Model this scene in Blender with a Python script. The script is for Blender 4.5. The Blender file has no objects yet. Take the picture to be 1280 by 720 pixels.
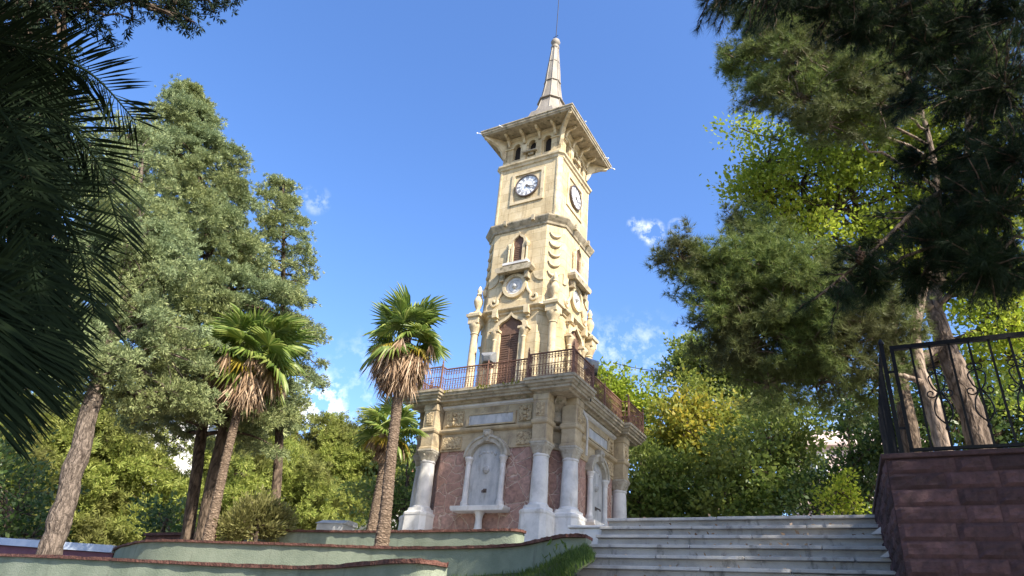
import bpy, math, random
import numpy as np
from mathutils import Vector, Matrix
R = math.radians
rnd = random.Random(11)
rng = np.random.default_rng(7)
scene = bpy.context.scene
col = scene.collection

# ------------------------------------------------------------------ camera
F_PX, PITCH, ROLL, EYE = 850.0, R(28.643), R(5.466), 1.6
cam_d = bpy.data.cameras.new("camera")
cam = bpy.data.objects.new("camera", cam_d)
col.objects.link(cam)
cam_d.sensor_width = 36.0
cam_d.lens = 36.0 * F_PX / 1280.0
cam_d.clip_start, cam_d.clip_end = 0.05, 3000.0
cam.matrix_world = Matrix.Translation((0, 0, EYE)) @ Matrix.Rotation(R(90) + PITCH, 4, 'X') @ Matrix.Rotation(ROLL, 4, 'Z')
scene.camera = cam


def ray(px, py):
    a, b = px - 640.0, 360.0 - py
    c, s = math.cos(ROLL), math.sin(ROLL)
    X, Z = (a * c - b * s) / F_PX, (a * s + b * c) / F_PX
    return np.array([X, math.cos(PITCH) - Z * math.sin(PITCH), math.sin(PITCH) + Z * math.cos(PITCH)])


def at(px, py, Y):
    r = ray(px, py)
    return r * (Y / r[1]) + np.array([0, 0, EYE])


def atz(px, py, z):
    r = ray(px, py)
    return r * ((z - EYE) / r[2]) + np.array([0, 0, EYE])


# ------------------------------------------------------------------ light
SUN_DIR = Vector((0.60 * math.cos(R(42)), -0.80 * math.cos(R(42)), math.sin(R(42))))
sun_d = bpy.data.lights.new("sun", 'SUN')
sun_d.energy, sun_d.angle, sun_d.color = 4.4, R(0.53), (1.0, 0.93, 0.80)
sun = bpy.data.objects.new("sun", sun_d)
sun.rotation_euler = SUN_DIR.to_track_quat('Z', 'Y').to_euler()
col.objects.link(sun)

world = bpy.data.worlds.new("World")
scene.world = world
world.use_nodes = True
wn, wl = world.node_tree.nodes, world.node_tree.links
wn.clear()
w_out = wn.new('ShaderNodeOutputWorld')
w_bg = wn.new('ShaderNodeBackground')
w_bg.inputs['Strength'].default_value = 0.15
w_sky = wn.new('ShaderNodeTexSky')
w_sky.sky_type = 'NISHITA'
w_sky.sun_disc = False
w_sky.sun_elevation = R(42)
w_sky.sun_rotation = math.atan2(0.6, -0.8)
w_sky.ozone_density = 2.2
w_sky.dust_density = 1.3
w_hs = wn.new('ShaderNodeHueSaturation')
w_hs.inputs['Saturation'].default_value = 1.22
w_hs.inputs['Hue'].default_value = 0.509
w_hs.inputs['Value'].default_value = 1.0
wl.new(w_sky.outputs[0], w_hs.inputs['Color'])
sky_col = w_hs.outputs[0]
w_tc = wn.new('ShaderNodeTexCoord')
w_no = wn.new('ShaderNodeTexNoise')
w_no.inputs['Scale'].default_value = 48.0
w_no.inputs['Detail'].default_value = 7.0
w_no.inputs['Roughness'].default_value = 0.62
wl.new(w_tc.outputs['Generated'], w_no.inputs['Vector'])
# small fair-weather puffs: a direction, an angular radius and a density each
for px, py, rad, dens in ((392, 505, 34, 1.0), (372, 498, 26, .9), (405, 522, 20, .8), (815, 291, 15, .75), (795, 281, 10, .5),
                          (846, 284, 10, .45), (395, 250, 16, .25), (470, 480, 60, .22),
                          (700, 470, 80, .2), (800, 470, 70, .25), (1050, 560, 60, .35), (240, 560, 70, .6)):
    d = ray(px, py)
    d /= np.linalg.norm(d)
    dot = wn.new('ShaderNodeVectorMath'); dot.operation = 'DOT_PRODUCT'
    nrm = wn.new('ShaderNodeVectorMath'); nrm.operation = 'NORMALIZE'
    wl.new(w_tc.outputs['Generated'], nrm.inputs[0])
    wl.new(nrm.outputs[0], dot.inputs[0]); dot.inputs[1].default_value = tuple(d)
    a = rad / F_PX
    mr = wn.new('ShaderNodeMapRange'); mr.interpolation_type = 'SMOOTHSTEP'
    mr.inputs['From Min'].default_value = math.cos(a * 1.3); mr.inputs['From Max'].default_value = math.cos(a * 0.1)
    wl.new(dot.outputs['Value'], mr.inputs['Value'])
    ad = wn.new('ShaderNodeMath'); ad.operation = 'MULTIPLY_ADD'
    wl.new(w_no.outputs[0], ad.inputs[0]); ad.inputs[1].default_value = 5.0; ad.inputs[2].default_value = -2.3
    mu = wn.new('ShaderNodeMath'); mu.operation = 'MULTIPLY'; mu.use_clamp = True
    wl.new(ad.outputs[0], mu.inputs[0]); wl.new(mr.outputs[0], mu.inputs[1])
    mu2 = wn.new('ShaderNodeMath'); mu2.operation = 'MULTIPLY'; mu2.use_clamp = True
    wl.new(mu.outputs[0], mu2.inputs[0]); mu2.inputs[1].default_value = dens
    mx = wn.new('ShaderNodeMix'); mx.data_type = 'RGBA'
    wl.new(mu2.outputs[0], mx.inputs['Factor']); wl.new(sky_col, mx.inputs['A'])
    mx.inputs['B'].default_value = (5.6, 5.7, 6.1, 1)
    sky_col = mx.outputs['Result']
wl.new(sky_col, w_bg.inputs['Color'])
wl.new(w_bg.outputs[0], w_out.inputs['Surface'])

vs = scene.view_settings
vs.view_transform, vs.look, vs.exposure, vs.gamma = 'Standard', 'None', 1.25, 1.0
vs.use_curve_mapping = False
scene.cycles.max_bounces = 6
scene.cycles.diffuse_bounces = 3
scene.cycles.transmission_bounces = 4
scene.cycles.transparent_max_bounces = 4


# ------------------------------------------------------------------ materials
def new_mat(name):
    m = bpy.data.materials.new(name)
    m.use_nodes = True
    return m, m.node_tree.nodes, m.node_tree.links, m.node_tree.nodes['Principled BSDF']


def ramp(N, stops):
    r = N.new('ShaderNodeValToRGB')
    e = r.color_ramp.elements
    while len(e) < len(stops):
        e.new(0.5)
    for i, (p, c) in enumerate(stops):
        e[i].position, e[i].color = p, (*c, 1)
    return r


def mottled(name, stops, scale=3.0, rough=0.85, bump=0.25, bump_scale=30.0, spec=0.3, metal=0.0, detail=8.0, stretch=(1, 1, 1),
            stains=None, dist=0.02):
    m, N, L, P = new_mat(name)
    tc = N.new('ShaderNodeTexCoord'); mp = N.new('ShaderNodeMapping')
    mp.inputs['Scale'].default_value = stretch
    L.new(tc.outputs['Object'], mp.inputs['Vector'])
    n1 = N.new('ShaderNodeTexNoise'); n1.inputs['Scale'].default_value = scale
    n1.inputs['Detail'].default_value = detail; n1.inputs['Roughness'].default_value = 0.65
    L.new(mp.outputs[0], n1.inputs['Vector'])
    r = ramp(N, stops); L.new(n1.outputs[0], r.inputs[0])
    colr = r.outputs[0]
    if stains:
        sc, lo, hi, c, st = stains
        mp2 = N.new('ShaderNodeMapping'); mp2.inputs['Scale'].default_value = st
        L.new(tc.outputs['Object'], mp2.inputs['Vector'])
        n3 = N.new('ShaderNodeTexNoise'); n3.inputs['Scale'].default_value = sc; n3.inputs['Detail'].default_value = 9; n3.inputs['Roughness'].default_value = .7
        L.new(mp2.outputs[0], n3.inputs['Vector'])
        mr = N.new('ShaderNodeMapRange'); mr.inputs['From Min'].default_value = lo; mr.inputs['From Max'].default_value = hi
        L.new(n3.outputs[0], mr.inputs['Value'])
        mx = N.new('ShaderNodeMix'); mx.data_type = 'RGBA'
        L.new(mr.outputs[0], mx.inputs['Factor']); L.new(colr, mx.inputs['A']); mx.inputs['B'].default_value = (*c, 1)
        colr = mx.outputs['Result']
    L.new(colr, P.inputs['Base Color'])
    P.inputs['Roughness'].default_value = rough; P.inputs['Specular IOR Level'].default_value = spec; P.inputs['Metallic'].default_value = metal
    if bump:
        n2 = N.new('ShaderNodeTexNoise'); n2.inputs['Scale'].default_value = bump_scale; n2.inputs['Detail'].default_value = 6
        L.new(mp.outputs[0], n2.inputs['Vector'])
        b = N.new('ShaderNodeBump'); b.inputs['Strength'].default_value = bump; b.inputs['Distance'].default_value = dist
        L.new(n2.outputs[0], b.inputs['Height']); L.new(b.outputs[0], P.inputs['Normal'])
    return m


def ashlar(name, stops, mortar, bw, bh, scale=2.0, stains=None, bump=.35):
    """coursed stone: brick joints over the two wall directions, mottled faces"""
    m = mottled(name, stops, scale, .88, 0, stains=stains)
    N, L = m.node_tree.nodes, m.node_tree.links
    P = N['Principled BSDF']
    tc = N.new('ShaderNodeTexCoord'); sp = N.new('ShaderNodeSeparateXYZ'); L.new(tc.outputs['Object'], sp.inputs[0])
    ad = N.new('ShaderNodeMath'); L.new(sp.outputs[0], ad.inputs[0]); L.new(sp.outputs[1], ad.inputs[1])
    cb = N.new('ShaderNodeCombineXYZ'); L.new(ad.outputs[0], cb.inputs[0]); L.new(sp.outputs[2], cb.inputs[1])
    br = N.new('ShaderNodeTexBrick'); br.inputs['Scale'].default_value = 1.0
    br.inputs['Brick Width'].default_value = bw; br.inputs['Row Height'].default_value = bh; br.inputs['Mortar Size'].default_value = 0.006
    br.inputs['Mortar Smooth'].default_value = .6
    br.inputs['Color1'].default_value = (1, 1, 1, 1); br.inputs['Color2'].default_value = (.80, .79, .77, 1); br.inputs['Mortar'].default_value = (*mortar, 1)
    L.new(cb.outputs[0], br.inputs['Vector'])
    old = P.inputs['Base Color'].links[0].from_socket
    mx = N.new('ShaderNodeMix'); mx.data_type = 'RGBA'; mx.blend_type = 'MULTIPLY'; mx.inputs['Factor'].default_value = 1
    L.new(old, mx.inputs['A']); L.new(br.outputs['Color'], mx.inputs['B']); L.new(mx.outputs['Result'], P.inputs['Base Color'])
    n2 = N.new('ShaderNodeTexNoise'); n2.inputs['Scale'].default_value = 25; n2.inputs['Detail'].default_value = 6; L.new(tc.outputs['Object'], n2.inputs['Vector'])
    b0 = N.new('ShaderNodeBump'); b0.inputs['Strength'].default_value = bump; b0.inputs['Distance'].default_value = .02; L.new(n2.outputs[0], b0.inputs['Height'])
    b = N.new('ShaderNodeBump'); b.inputs['Strength'].default_value = .7; b.inputs['Distance'].default_value = .014; b.invert = True
    L.new(br.outputs['Fac'], b.inputs['Height']); L.new(b0.outputs[0], b.inputs['Normal']); L.new(b.outputs[0], P.inputs['Normal'])
    return m


def rubble(name, faces, joint):
    """irregular slabs with pale raised joints"""
    m, N, L, P = new_mat(name)
    tc = N.new('ShaderNodeTexCoord')
    nz = N.new('ShaderNodeTexNoise'); nz.inputs['Scale'].default_value = 2.2; nz.inputs['Detail'].default_value = 3
    L.new(tc.outputs['Object'], nz.inputs['Vector'])
    mv = N.new('ShaderNodeMix'); mv.data_type = 'RGBA'; mv.inputs['Factor'].default_value = .22
    L.new(tc.outputs['Object'], mv.inputs['A']); L.new(nz.outputs['Color'], mv.inputs['B'])
    ve = N.new('ShaderNodeTexVoronoi'); ve.feature = 'DISTANCE_TO_EDGE'; ve.inputs['Scale'].default_value = 3.6
    vc = N.new('ShaderNodeTexVoronoi'); vc.inputs['Scale'].default_value = 3.6
    L.new(mv.outputs['Result'], ve.inputs['Vector']); L.new(mv.outputs['Result'], vc.inputs['Vector'])
    r = ramp(N, faces); L.new(vc.outputs['Color'], r.inputs[0])
    n2 = N.new('ShaderNodeTexNoise'); n2.inputs['Scale'].default_value = 12; n2.inputs['Detail'].default_value = 8; L.new(tc.outputs['Object'], n2.inputs['Vector'])
    r2 = ramp(N, [(.3, (.6, .6, .6)), (.7, (1.15, 1.1, 1.1))]); L.new(n2.outputs[0], r2.inputs[0])
    mm = N.new('ShaderNodeMix'); mm.data_type = 'RGBA'; mm.blend_type = 'MULTIPLY'; mm.inputs['Factor'].default_value = 1
    L.new(r.outputs[0], mm.inputs['A']); L.new(r2.outputs[0], mm.inputs['B'])
    mr = N.new('ShaderNodeMapRange'); mr.inputs['From Min'].default_value = .012; mr.inputs['From Max'].default_value = .04
    L.new(ve.outputs[0], mr.inputs['Value'])
    mx = N.new('ShaderNodeMix'); mx.data_type = 'RGBA'
    L.new(mr.outputs[0], mx.inputs['Factor']); mx.inputs['A'].default_value = (*joint, 1); L.new(mm.outputs['Result'], mx.inputs['B'])
    L.new(mx.outputs['Result'], P.inputs['Base Color'])
    P.inputs['Roughness'].default_value = .85
    hs = N.new('ShaderNodeMath'); hs.operation = 'MULTIPLY_ADD'; L.new(n2.outputs[0], hs.inputs[0]); hs.inputs[1].default_value = .8; L.new(mr.outputs[0], hs.inputs[2])
    b = N.new('ShaderNodeBump'); b.inputs['Strength'].default_value = .8; b.inputs['Distance'].default_value = .03; L.new(hs.outputs[0], b.inputs['Height'])
    L.new(b.outputs[0], P.inputs['Normal'])
    return m


def leaf_mat(name, stops, trans=0.35, rough=0.5, spec=0.25, tint=None, tscale=.8, tcol=None):
    """one shade per leaf, drifting slowly through the crown; light passes through the blades"""
    m, N, L, P = new_mat(name)
    g = N.new('ShaderNodeNewGeometry')
    r = ramp(N, stops); L.new(g.outputs['Random Per Island'], r.inputs[0])
    colr = r.outputs[0]
    if tint:
        tc = N.new('ShaderNodeTexCoord'); nz = N.new('ShaderNodeTexNoise'); nz.inputs['Scale'].default_value = tscale; nz.inputs['Detail'].default_value = 2
        L.new(tc.outputs['Object'], nz.inputs['Vector'])
        mr = N.new('ShaderNodeMapRange'); mr.inputs['From Min'].default_value = .42; mr.inputs['From Max'].default_value = .66
        L.new(nz.outputs[0], mr.inputs['Value'])
        mx = N.new('ShaderNodeMix'); mx.data_type = 'RGBA'; L.new(mr.outputs[0], mx.inputs['Factor'])
        L.new(colr, mx.inputs['A']); mx.inputs['B'].default_value = (*tint, 1)
        colr = mx.outputs['Result']
    L.new(colr, P.inputs['Base Color'])
    P.inputs['Roughness'].default_value = rough; P.inputs['Specular IOR Level'].default_value = spec
    t = N.new('ShaderNodeBsdfTranslucent')
    if tcol:
        t.inputs['Color'].default_value = (*tcol, 1)
    else:
        L.new(colr, t.inputs['Color'])
    ms = N.new('ShaderNodeMixShader'); ms.inputs[0].default_value = trans
    L.new(P.outputs[0], ms.inputs[1]); L.new(t.outputs[0], ms.inputs[2])
    L.new(ms.outputs[0], N['Material Output'].inputs['Surface'])
    return m


def bark(name, c1, c2, scale=9.0, st=(1, 1, .35)):
    m, N, L, P = new_mat(name)
    tc = N.new('ShaderNodeTexCoord'); mp = N.new('ShaderNodeMapping'); mp.inputs['Scale'].default_value = st
    L.new(tc.outputs['Object'], mp.inputs['Vector'])
    v = N.new('ShaderNodeTexVoronoi'); v.inputs['Scale'].default_value = scale; v.feature = 'DISTANCE_TO_EDGE'
    n = N.new('ShaderNodeTexNoise'); n.inputs['Scale'].default_value = scale * 1.3; n.inputs['Detail'].default_value = 8
    L.new(mp.outputs[0], n.inputs['Vector'])
    mv = N.new('ShaderNodeMix'); mv.data_type = 'RGBA'; mv.inputs['Factor'].default_value = .15
    L.new(mp.outputs[0], mv.inputs['A']); L.new(n.outputs['Color'], mv.inputs['B']); L.new(mv.outputs['Result'], v.inputs['Vector'])
    ad = N.new('ShaderNodeMath'); ad.operation = 'MULTIPLY_ADD'; L.new(v.outputs[0], ad.inputs[0]); ad.inputs[1].default_value = 1.6; L.new(n.outputs[0], ad.inputs[2])
    r = ramp(N, [(.35, c1), (.9, c2)]); L.new(ad.outputs[0], r.inputs[0]); L.new(r.outputs[0], P.inputs['Base Color'])
    P.inputs['Roughness'].default_value = .95; P.inputs['Specular IOR Level'].default_value = .1
    b = N.new('ShaderNodeBump'); b.inputs['Strength'].default_value = .9; b.inputs['Distance'].default_value = .04
    L.new(ad.outputs[0], b.inputs['Height']); L.new(b.outputs[0], P.inputs['Normal'])
    return m


M = {}
M['cream'] = ashlar('cream_limestone', [(.28, (.45, .34, .19)), (.5, (.60, .48, .29)), (.72, (.68, .57, .38))], (.58, .53, .45), .62, .30,
                    1.6, stains=(3.5, .54, .72, (.30, .21, .115), (1.6, 1.6, .2)))
M['cream_trim'] = mottled('cream_moulding', [(.25, (.33, .25, .15)), (.5, (.57, .46, .29)), (.78, (.68, .58, .40))], 3.6, .85, .3, 40,
                          stains=(5.0, .55, .72, (.22, .17, .11), (1, 1, .6)))
M['weathered'] = mottled('weathered_cornice_stone', [(.25, (.17, .14, .10)), (.48, (.35, .29, .20)), (.75, (.50, .43, .31))], 4.5, .92, .5, 35,
                         stains=(6.0, .52, .68, (.10, .095, .05), (1, 1, .8)))
M['ochre'] = mottled('ochre_frieze_stone', [(.25, (.25, .19, .12)), (.5, (.43, .34, .21)), (.75, (.55, .45, .29))], 2.6, .9, .4, 30,
                     stains=(4.0, .54, .7, (.20, .16, .12), (1, 1, .45)))
M['carved'] = mottled('carved_relief_stone', [(.35, (.20, .14, .08)), (.5, (.46, .35, .2)), (.65, (.56, .45, .28))], 16.0, .9, 1.0, 22, dist=.05)
M['marble'] = mottled('white_marble', [(.3, (.44, .43, .41)), (.5, (.62, .60, .57)), (.75, (.74, .72, .68))], 2.2, .55, .12, 40,
                      stains=(5.0, .56, .74, (.42, .38, .32), (1, 1, .4)))
M['slab'] = mottled('grey_marble_slab', [(.3, (.30, .31, .32)), (.5, (.44, .44, .43)), (.7, (.54, .53, .51))], 5.0, .5, .1, 40, stretch=(1, 1, .5), stains=(4, .54, .7, (.25, .24, .21), (1, 1, .35)))
M['grey_stone'] = mottled('weathered_arch_stone', [(.3, (.28, .24, .18)), (.5, (.42, .38, .30)), (.75, (.54, .50, .42))], 5.0, .85, .4, 35, stains=(5, .55, .72, (.2, .17, .12), (1, 1, .5)))
M['rubble'] = rubble('red_rubble_stone', [(.0, (.32, .185, .14)), (.5, (.40, .245, .19)), (1., (.48, .31, .245))], (.55, .40, .31))
M['brown'] = mottled('brown_shutter_wood', [(.3, (.10, .055, .035)), (.7, (.19, .11, .075))], 8, .7, .3, 40, stretch=(1, 1, 6))
M['dark'] = mottled('painted_interior_shade', [(.3, (.02, .016, .014)), (.7, (.035, .028, .024))], 3, .9, 0)  # near-black colour standing in for the shade inside the belfry
M['rust'] = mottled('rusty_iron', [(.3, (.10, .05, .035)), (.5, (.18, .09, .06)), (.75, (.27, .16, .115))], 14, .8, .3, 60)
M['lead'] = mottled('roof_lead', [(.3, (.17, .145, .115)), (.55, (.28, .245, .20)), (.8, (.37, .335, .29))], 3.0, .6, .2, 20, stretch=(1, 1, .4),
                    stains=(5, .55, .75, (.26, .2, .14), (1, 1, .3)))
M['iron'] = mottled('black_painted_iron', [(.3, (.004, .004, .0045)), (.7, (.008, .008, .009))], 10, .55, .1, 60, spec=.25)
M['dial'] = mottled('clock_dial_enamel', [(.3, (.66, .66, .67)), (.7, (.76, .76, .75))], 4, .4, 0)
M['rim'] = mottled('clock_rim_wood', [(.3, (.09, .07, .06)), (.7, (.15, .12, .10))], 8, .5, .2, 40)
M['numeral'] = mottled('clock_black_paint', [(.3, (.13, .13, .15)), (.7, (.2, .2, .22))], 8, .5, 0)
M['lamp_grey'] = mottled('floodlight_grey_metal', [(.3, (.16, .16, .16)), (.7, (.26, .26, .26))], 8, .5, .1, 40, spec=.5)
M['lamp_glass'] = mottled('floodlight_glass', [(.3, (.25, .26, .28)), (.7, (.32, .33, .35))], 3, .15, 0, spec=.6)
M['bulb'] = mottled('white_lamp_cover', [(.3, (.75, .76, .78)), (.7, (.82, .82, .82))], 3, .3, 0)
M['pipe'] = mottled('painted_downpipe', [(.3, (.42, .36, .27)), (.7, (.62, .58, .5))], 5, .6, .2, 30)
M['green_wall'] = mottled('green_painted_plaster', [(.25, (.14, .17, .12)), (.5, (.205, .235, .17)), (.8, (.27, .295, .22))], 1.8, .85, .45, 45,
                          stains=(3.0, .55, .70, (.135, .15, .11), (1.5, 1.5, .35)))
M['coping'] = mottled('rusty_brick_coping', [(.3, (.05, .025, .02)), (.5, (.115, .05, .037)), (.75, (.2, .10, .075))], 9, .9, 1.0, 25, dist=.03)
M['steps'] = mottled('grey_marble_step', [(.25, (.27, .255, .235)), (.5, (.41, .39, .36)), (.75, (.54, .515, .475))], 2.5, .75, .3, 40,
                     stains=(5.0, .55, .68, (.14, .135, .125), (1, 1, .6)))
M['soil'] = mottled('dry_soil', [(.3, (.10, .075, .05)), (.7, (.19, .15, .10))], 6, .95, .6, 40)
M['paving'] = mottled('plaza_paving', [(.3, (.22, .21, .2)), (.7, (.34, .33, .31))], 4, .9, .3, 30)
M['ground'] = mottled('worn_ground', [(.3, (.10, .09, .075)), (.7, (.2, .185, .16))], 1.5, .95, .4, 20)
M['lawn'] = mottled('lawn_soil', [(.3, (.05, .06, .025)), (.7, (.10, .10, .05))], 5, .95, .6, 40)
M['maroon'] = mottled('maroon_paint', [(.3, (.14, .06, .085)), (.7, (.2, .09, .115))], 4, .8, .2, 30)
M['bluewhite'] = mottled('pale_blue_coping', [(.3, (.40, .47, .60)), (.7, (.62, .66, .74))], 3, .7, .1, 30)
M['facade'] = mottled('white_render', [(.3, (.62, .6, .57)), (.7, (.74, .72, .69))], 2, .9, .1, 20)
M['facade_pink'] = mottled('pink_render', [(.3, (.50, .36, .31)), (.7, (.62, .48, .42))], 2, .9, .1, 20)
M['roof_tile'] = mottled('roof_tile', [(.3, (.28, .11, .07)), (.7, (.40, .18, .11))], 8, .9, .4, 20)
M['glass'] = mottled('window_glass', [(.3, (.03, .04, .05)), (.7, (.05, .06, .07))], 3, .1, 0, spec=.6)
M['concrete'] = mottled('grey_concrete', [(.3, (.34, .34, .33)), (.7, (.5, .5, .48))], 4, .85, .2, 40)
M['bark_pine'] = bark('pine_bark', (.045, .032, .024), (.22, .165, .125))
M['bark_grey'] = bark('grey_brown_bark', (.04, .03, .024), (.215, .17, .135), 14)
M['bark_dark'] = bark('dark_bark', (.03, .022, .017), (.15, .11, .08))
M['bark_pale'] = bark('pale_bark', (.07, .05, .036), (.33, .25, .19), 8)
M['bark_palm'] = bark('palm_bark', (.07, .047, .034), (.26, .19, .135), 11, (1, 1, 2.2))
M['conifer'] = leaf_mat('conifer_foliage', [(0, (.11, .14, .055)), (.5, (.25, .285, .11)), (1, (.43, .45, .20))], .25, .6, .15,
                        tint=(.235, .295, .15), tscale=.5)
M['conifer_dark'] = leaf_mat('dark_conifer_foliage', [(0, (.04, .06, .03)), (.5, (.07, .10, .045)), (1, (.12, .15, .07))], .25, .6, .15)
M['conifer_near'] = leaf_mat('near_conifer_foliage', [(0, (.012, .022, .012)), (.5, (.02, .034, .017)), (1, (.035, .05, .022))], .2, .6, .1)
M['pine'] = leaf_mat('pine_needles', [(0, (.07, .115, .03)), (.5, (.14, .19, .045)), (1, (.24, .28, .075))], .35, .5, .2,
                     tint=(.12, .125, .05), tscale=.8)
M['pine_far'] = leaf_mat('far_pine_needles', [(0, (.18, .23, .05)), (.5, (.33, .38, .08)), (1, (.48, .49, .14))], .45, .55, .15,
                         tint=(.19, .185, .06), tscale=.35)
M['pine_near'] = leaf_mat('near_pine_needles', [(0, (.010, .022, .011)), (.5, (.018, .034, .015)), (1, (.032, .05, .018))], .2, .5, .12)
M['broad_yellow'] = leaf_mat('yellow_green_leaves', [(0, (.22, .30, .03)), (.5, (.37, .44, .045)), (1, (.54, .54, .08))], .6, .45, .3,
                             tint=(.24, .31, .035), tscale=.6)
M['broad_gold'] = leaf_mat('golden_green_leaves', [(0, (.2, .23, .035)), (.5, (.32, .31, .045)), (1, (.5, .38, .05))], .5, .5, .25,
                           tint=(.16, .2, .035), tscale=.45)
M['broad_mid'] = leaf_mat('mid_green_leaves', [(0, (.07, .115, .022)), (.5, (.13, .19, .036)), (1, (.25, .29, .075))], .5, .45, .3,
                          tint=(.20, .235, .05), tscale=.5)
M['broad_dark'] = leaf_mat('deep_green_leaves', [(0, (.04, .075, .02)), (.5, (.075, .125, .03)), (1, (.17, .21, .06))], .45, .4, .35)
M['shrub'] = leaf_mat('olive_shrub_leaves', [(0, (.12, .12, .035)), (.5, (.19, .185, .06)), (1, (.28, .26, .10))], .35, .5, .25)
M['palm'] = leaf_mat('palm_frond', [(0, (.10, .16, .03)), (.5, (.19, .26, .05)), (1, (.33, .37, .10))], .4, .4, .35)
M['palm_yellow'] = leaf_mat('yellowing_palm_frond', [(0, (.28, .23, .03)), (.5, (.38, .30, .04)), (1, (.5, .36, .06))], .4, .45, .3)
M['palm_dead'] = leaf_mat('dead_palm_leaf', [(0, (.18, .105, .058)), (.5, (.37, .25, .155)), (1, (.56, .42, .29))], .25, .7, .15)
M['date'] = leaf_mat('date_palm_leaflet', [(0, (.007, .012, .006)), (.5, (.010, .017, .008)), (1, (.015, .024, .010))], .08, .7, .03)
M['grass'] = leaf_mat('grass_blades', [(0, (.045, .085, .016)), (.5, (.08, .14, .024)), (1, (.15, .2, .05))], .4, .5, .25)
M['moss'] = leaf_mat('weed_leaves', [(0, (.18, .2, .03)), (1, (.32, .3, .05))], .4, .5, .2)

def per_block(m, lo, hi):
    """each separate slab its own shade"""
    N, L = m.node_tree.nodes, m.node_tree.links
    P = N['Principled BSDF']
    old = P.inputs['Base Color'].links[0].from_socket
    g = N.new('ShaderNodeNewGeometry'); mr = N.new('ShaderNodeMapRange'); L.new(g.outputs['Random Per Island'], mr.inputs['Value'])
    mr.inputs['To Min'].default_value = lo; mr.inputs['To Max'].default_value = hi
    mx = N.new('ShaderNodeMix'); mx.data_type = 'RGBA'; mx.blend_type = 'MULTIPLY'; mx.inputs['Factor'].default_value = 1
    L.new(old, mx.inputs['A']); L.new(mr.outputs[0], mx.inputs['B']); L.new(mx.outputs['Result'], P.inputs['Base Color'])


per_block(M['steps'], .78, 1.2)
M['cone'] = mottled('pine_cone', [(.3, (.05, .025, .015)), (.7, (.12, .06, .035))], 20, .8, .8, 40)
# rough maroon stone, each block its own tone
m, N, L, P = new_mat('maroon_split_stone')
tc = N.new('ShaderNodeTexCoord'); gi = N.new('ShaderNodeNewGeometry')
nz = N.new('ShaderNodeTexNoise'); nz.inputs['Scale'].default_value = 14; nz.inputs['Detail'].default_value = 12; nz.inputs['Roughness'].default_value = .7
L.new(tc.outputs['Object'], nz.inputs['Vector'])
r1 = ramp(N, [(0, (.034, .018, .021)), (.5, (.056, .030, .034)), (1, (.095, .052, .055))]); L.new(gi.outputs['Random Per Island'], r1.inputs[0])
r2 = ramp(N, [(.3, (.55, .55, .55)), (.7, (1.4, 1.33, 1.33))]); L.new(nz.outputs[0], r2.inputs[0])
mm = N.new('ShaderNodeMix'); mm.data_type = 'RGBA'; mm.blend_type = 'MULTIPLY'; mm.inputs['Factor'].default_value = 1
L.new(r1.outputs[0], mm.inputs['A']); L.new(r2.outputs[0], mm.inputs['B']); L.new(mm.outputs['Result'], P.inputs['Base Color'])
P.inputs['Roughness'].default_value = .92
b1 = N.new('ShaderNodeBump'); b1.inputs['Strength'].default_value = .8; b1.inputs['Distance'].default_value = .02; L.new(nz.outputs[0], b1.inputs['Height'])
L.new(b1.outputs[0], P.inputs['Normal'])
M['split'] = m


# ------------------------------------------------------------------ mesh helpers
def tag(o, label=None, cat=None, group=None, kind=None):
    for k, v in (('label', label), ('category', cat), ('group', group), ('kind', kind)):
        if v:
            o[k] = v
    return o


def empty(name, loc, rz=0.0, parent=None):
    o = bpy.data.objects.new(name, None)
    o.location = loc
    o.rotation_euler = (0, 0, rz)
    o.empty_display_size = .2
    col.objects.link(o)
    if parent:
        o.parent = parent
    return o


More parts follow.
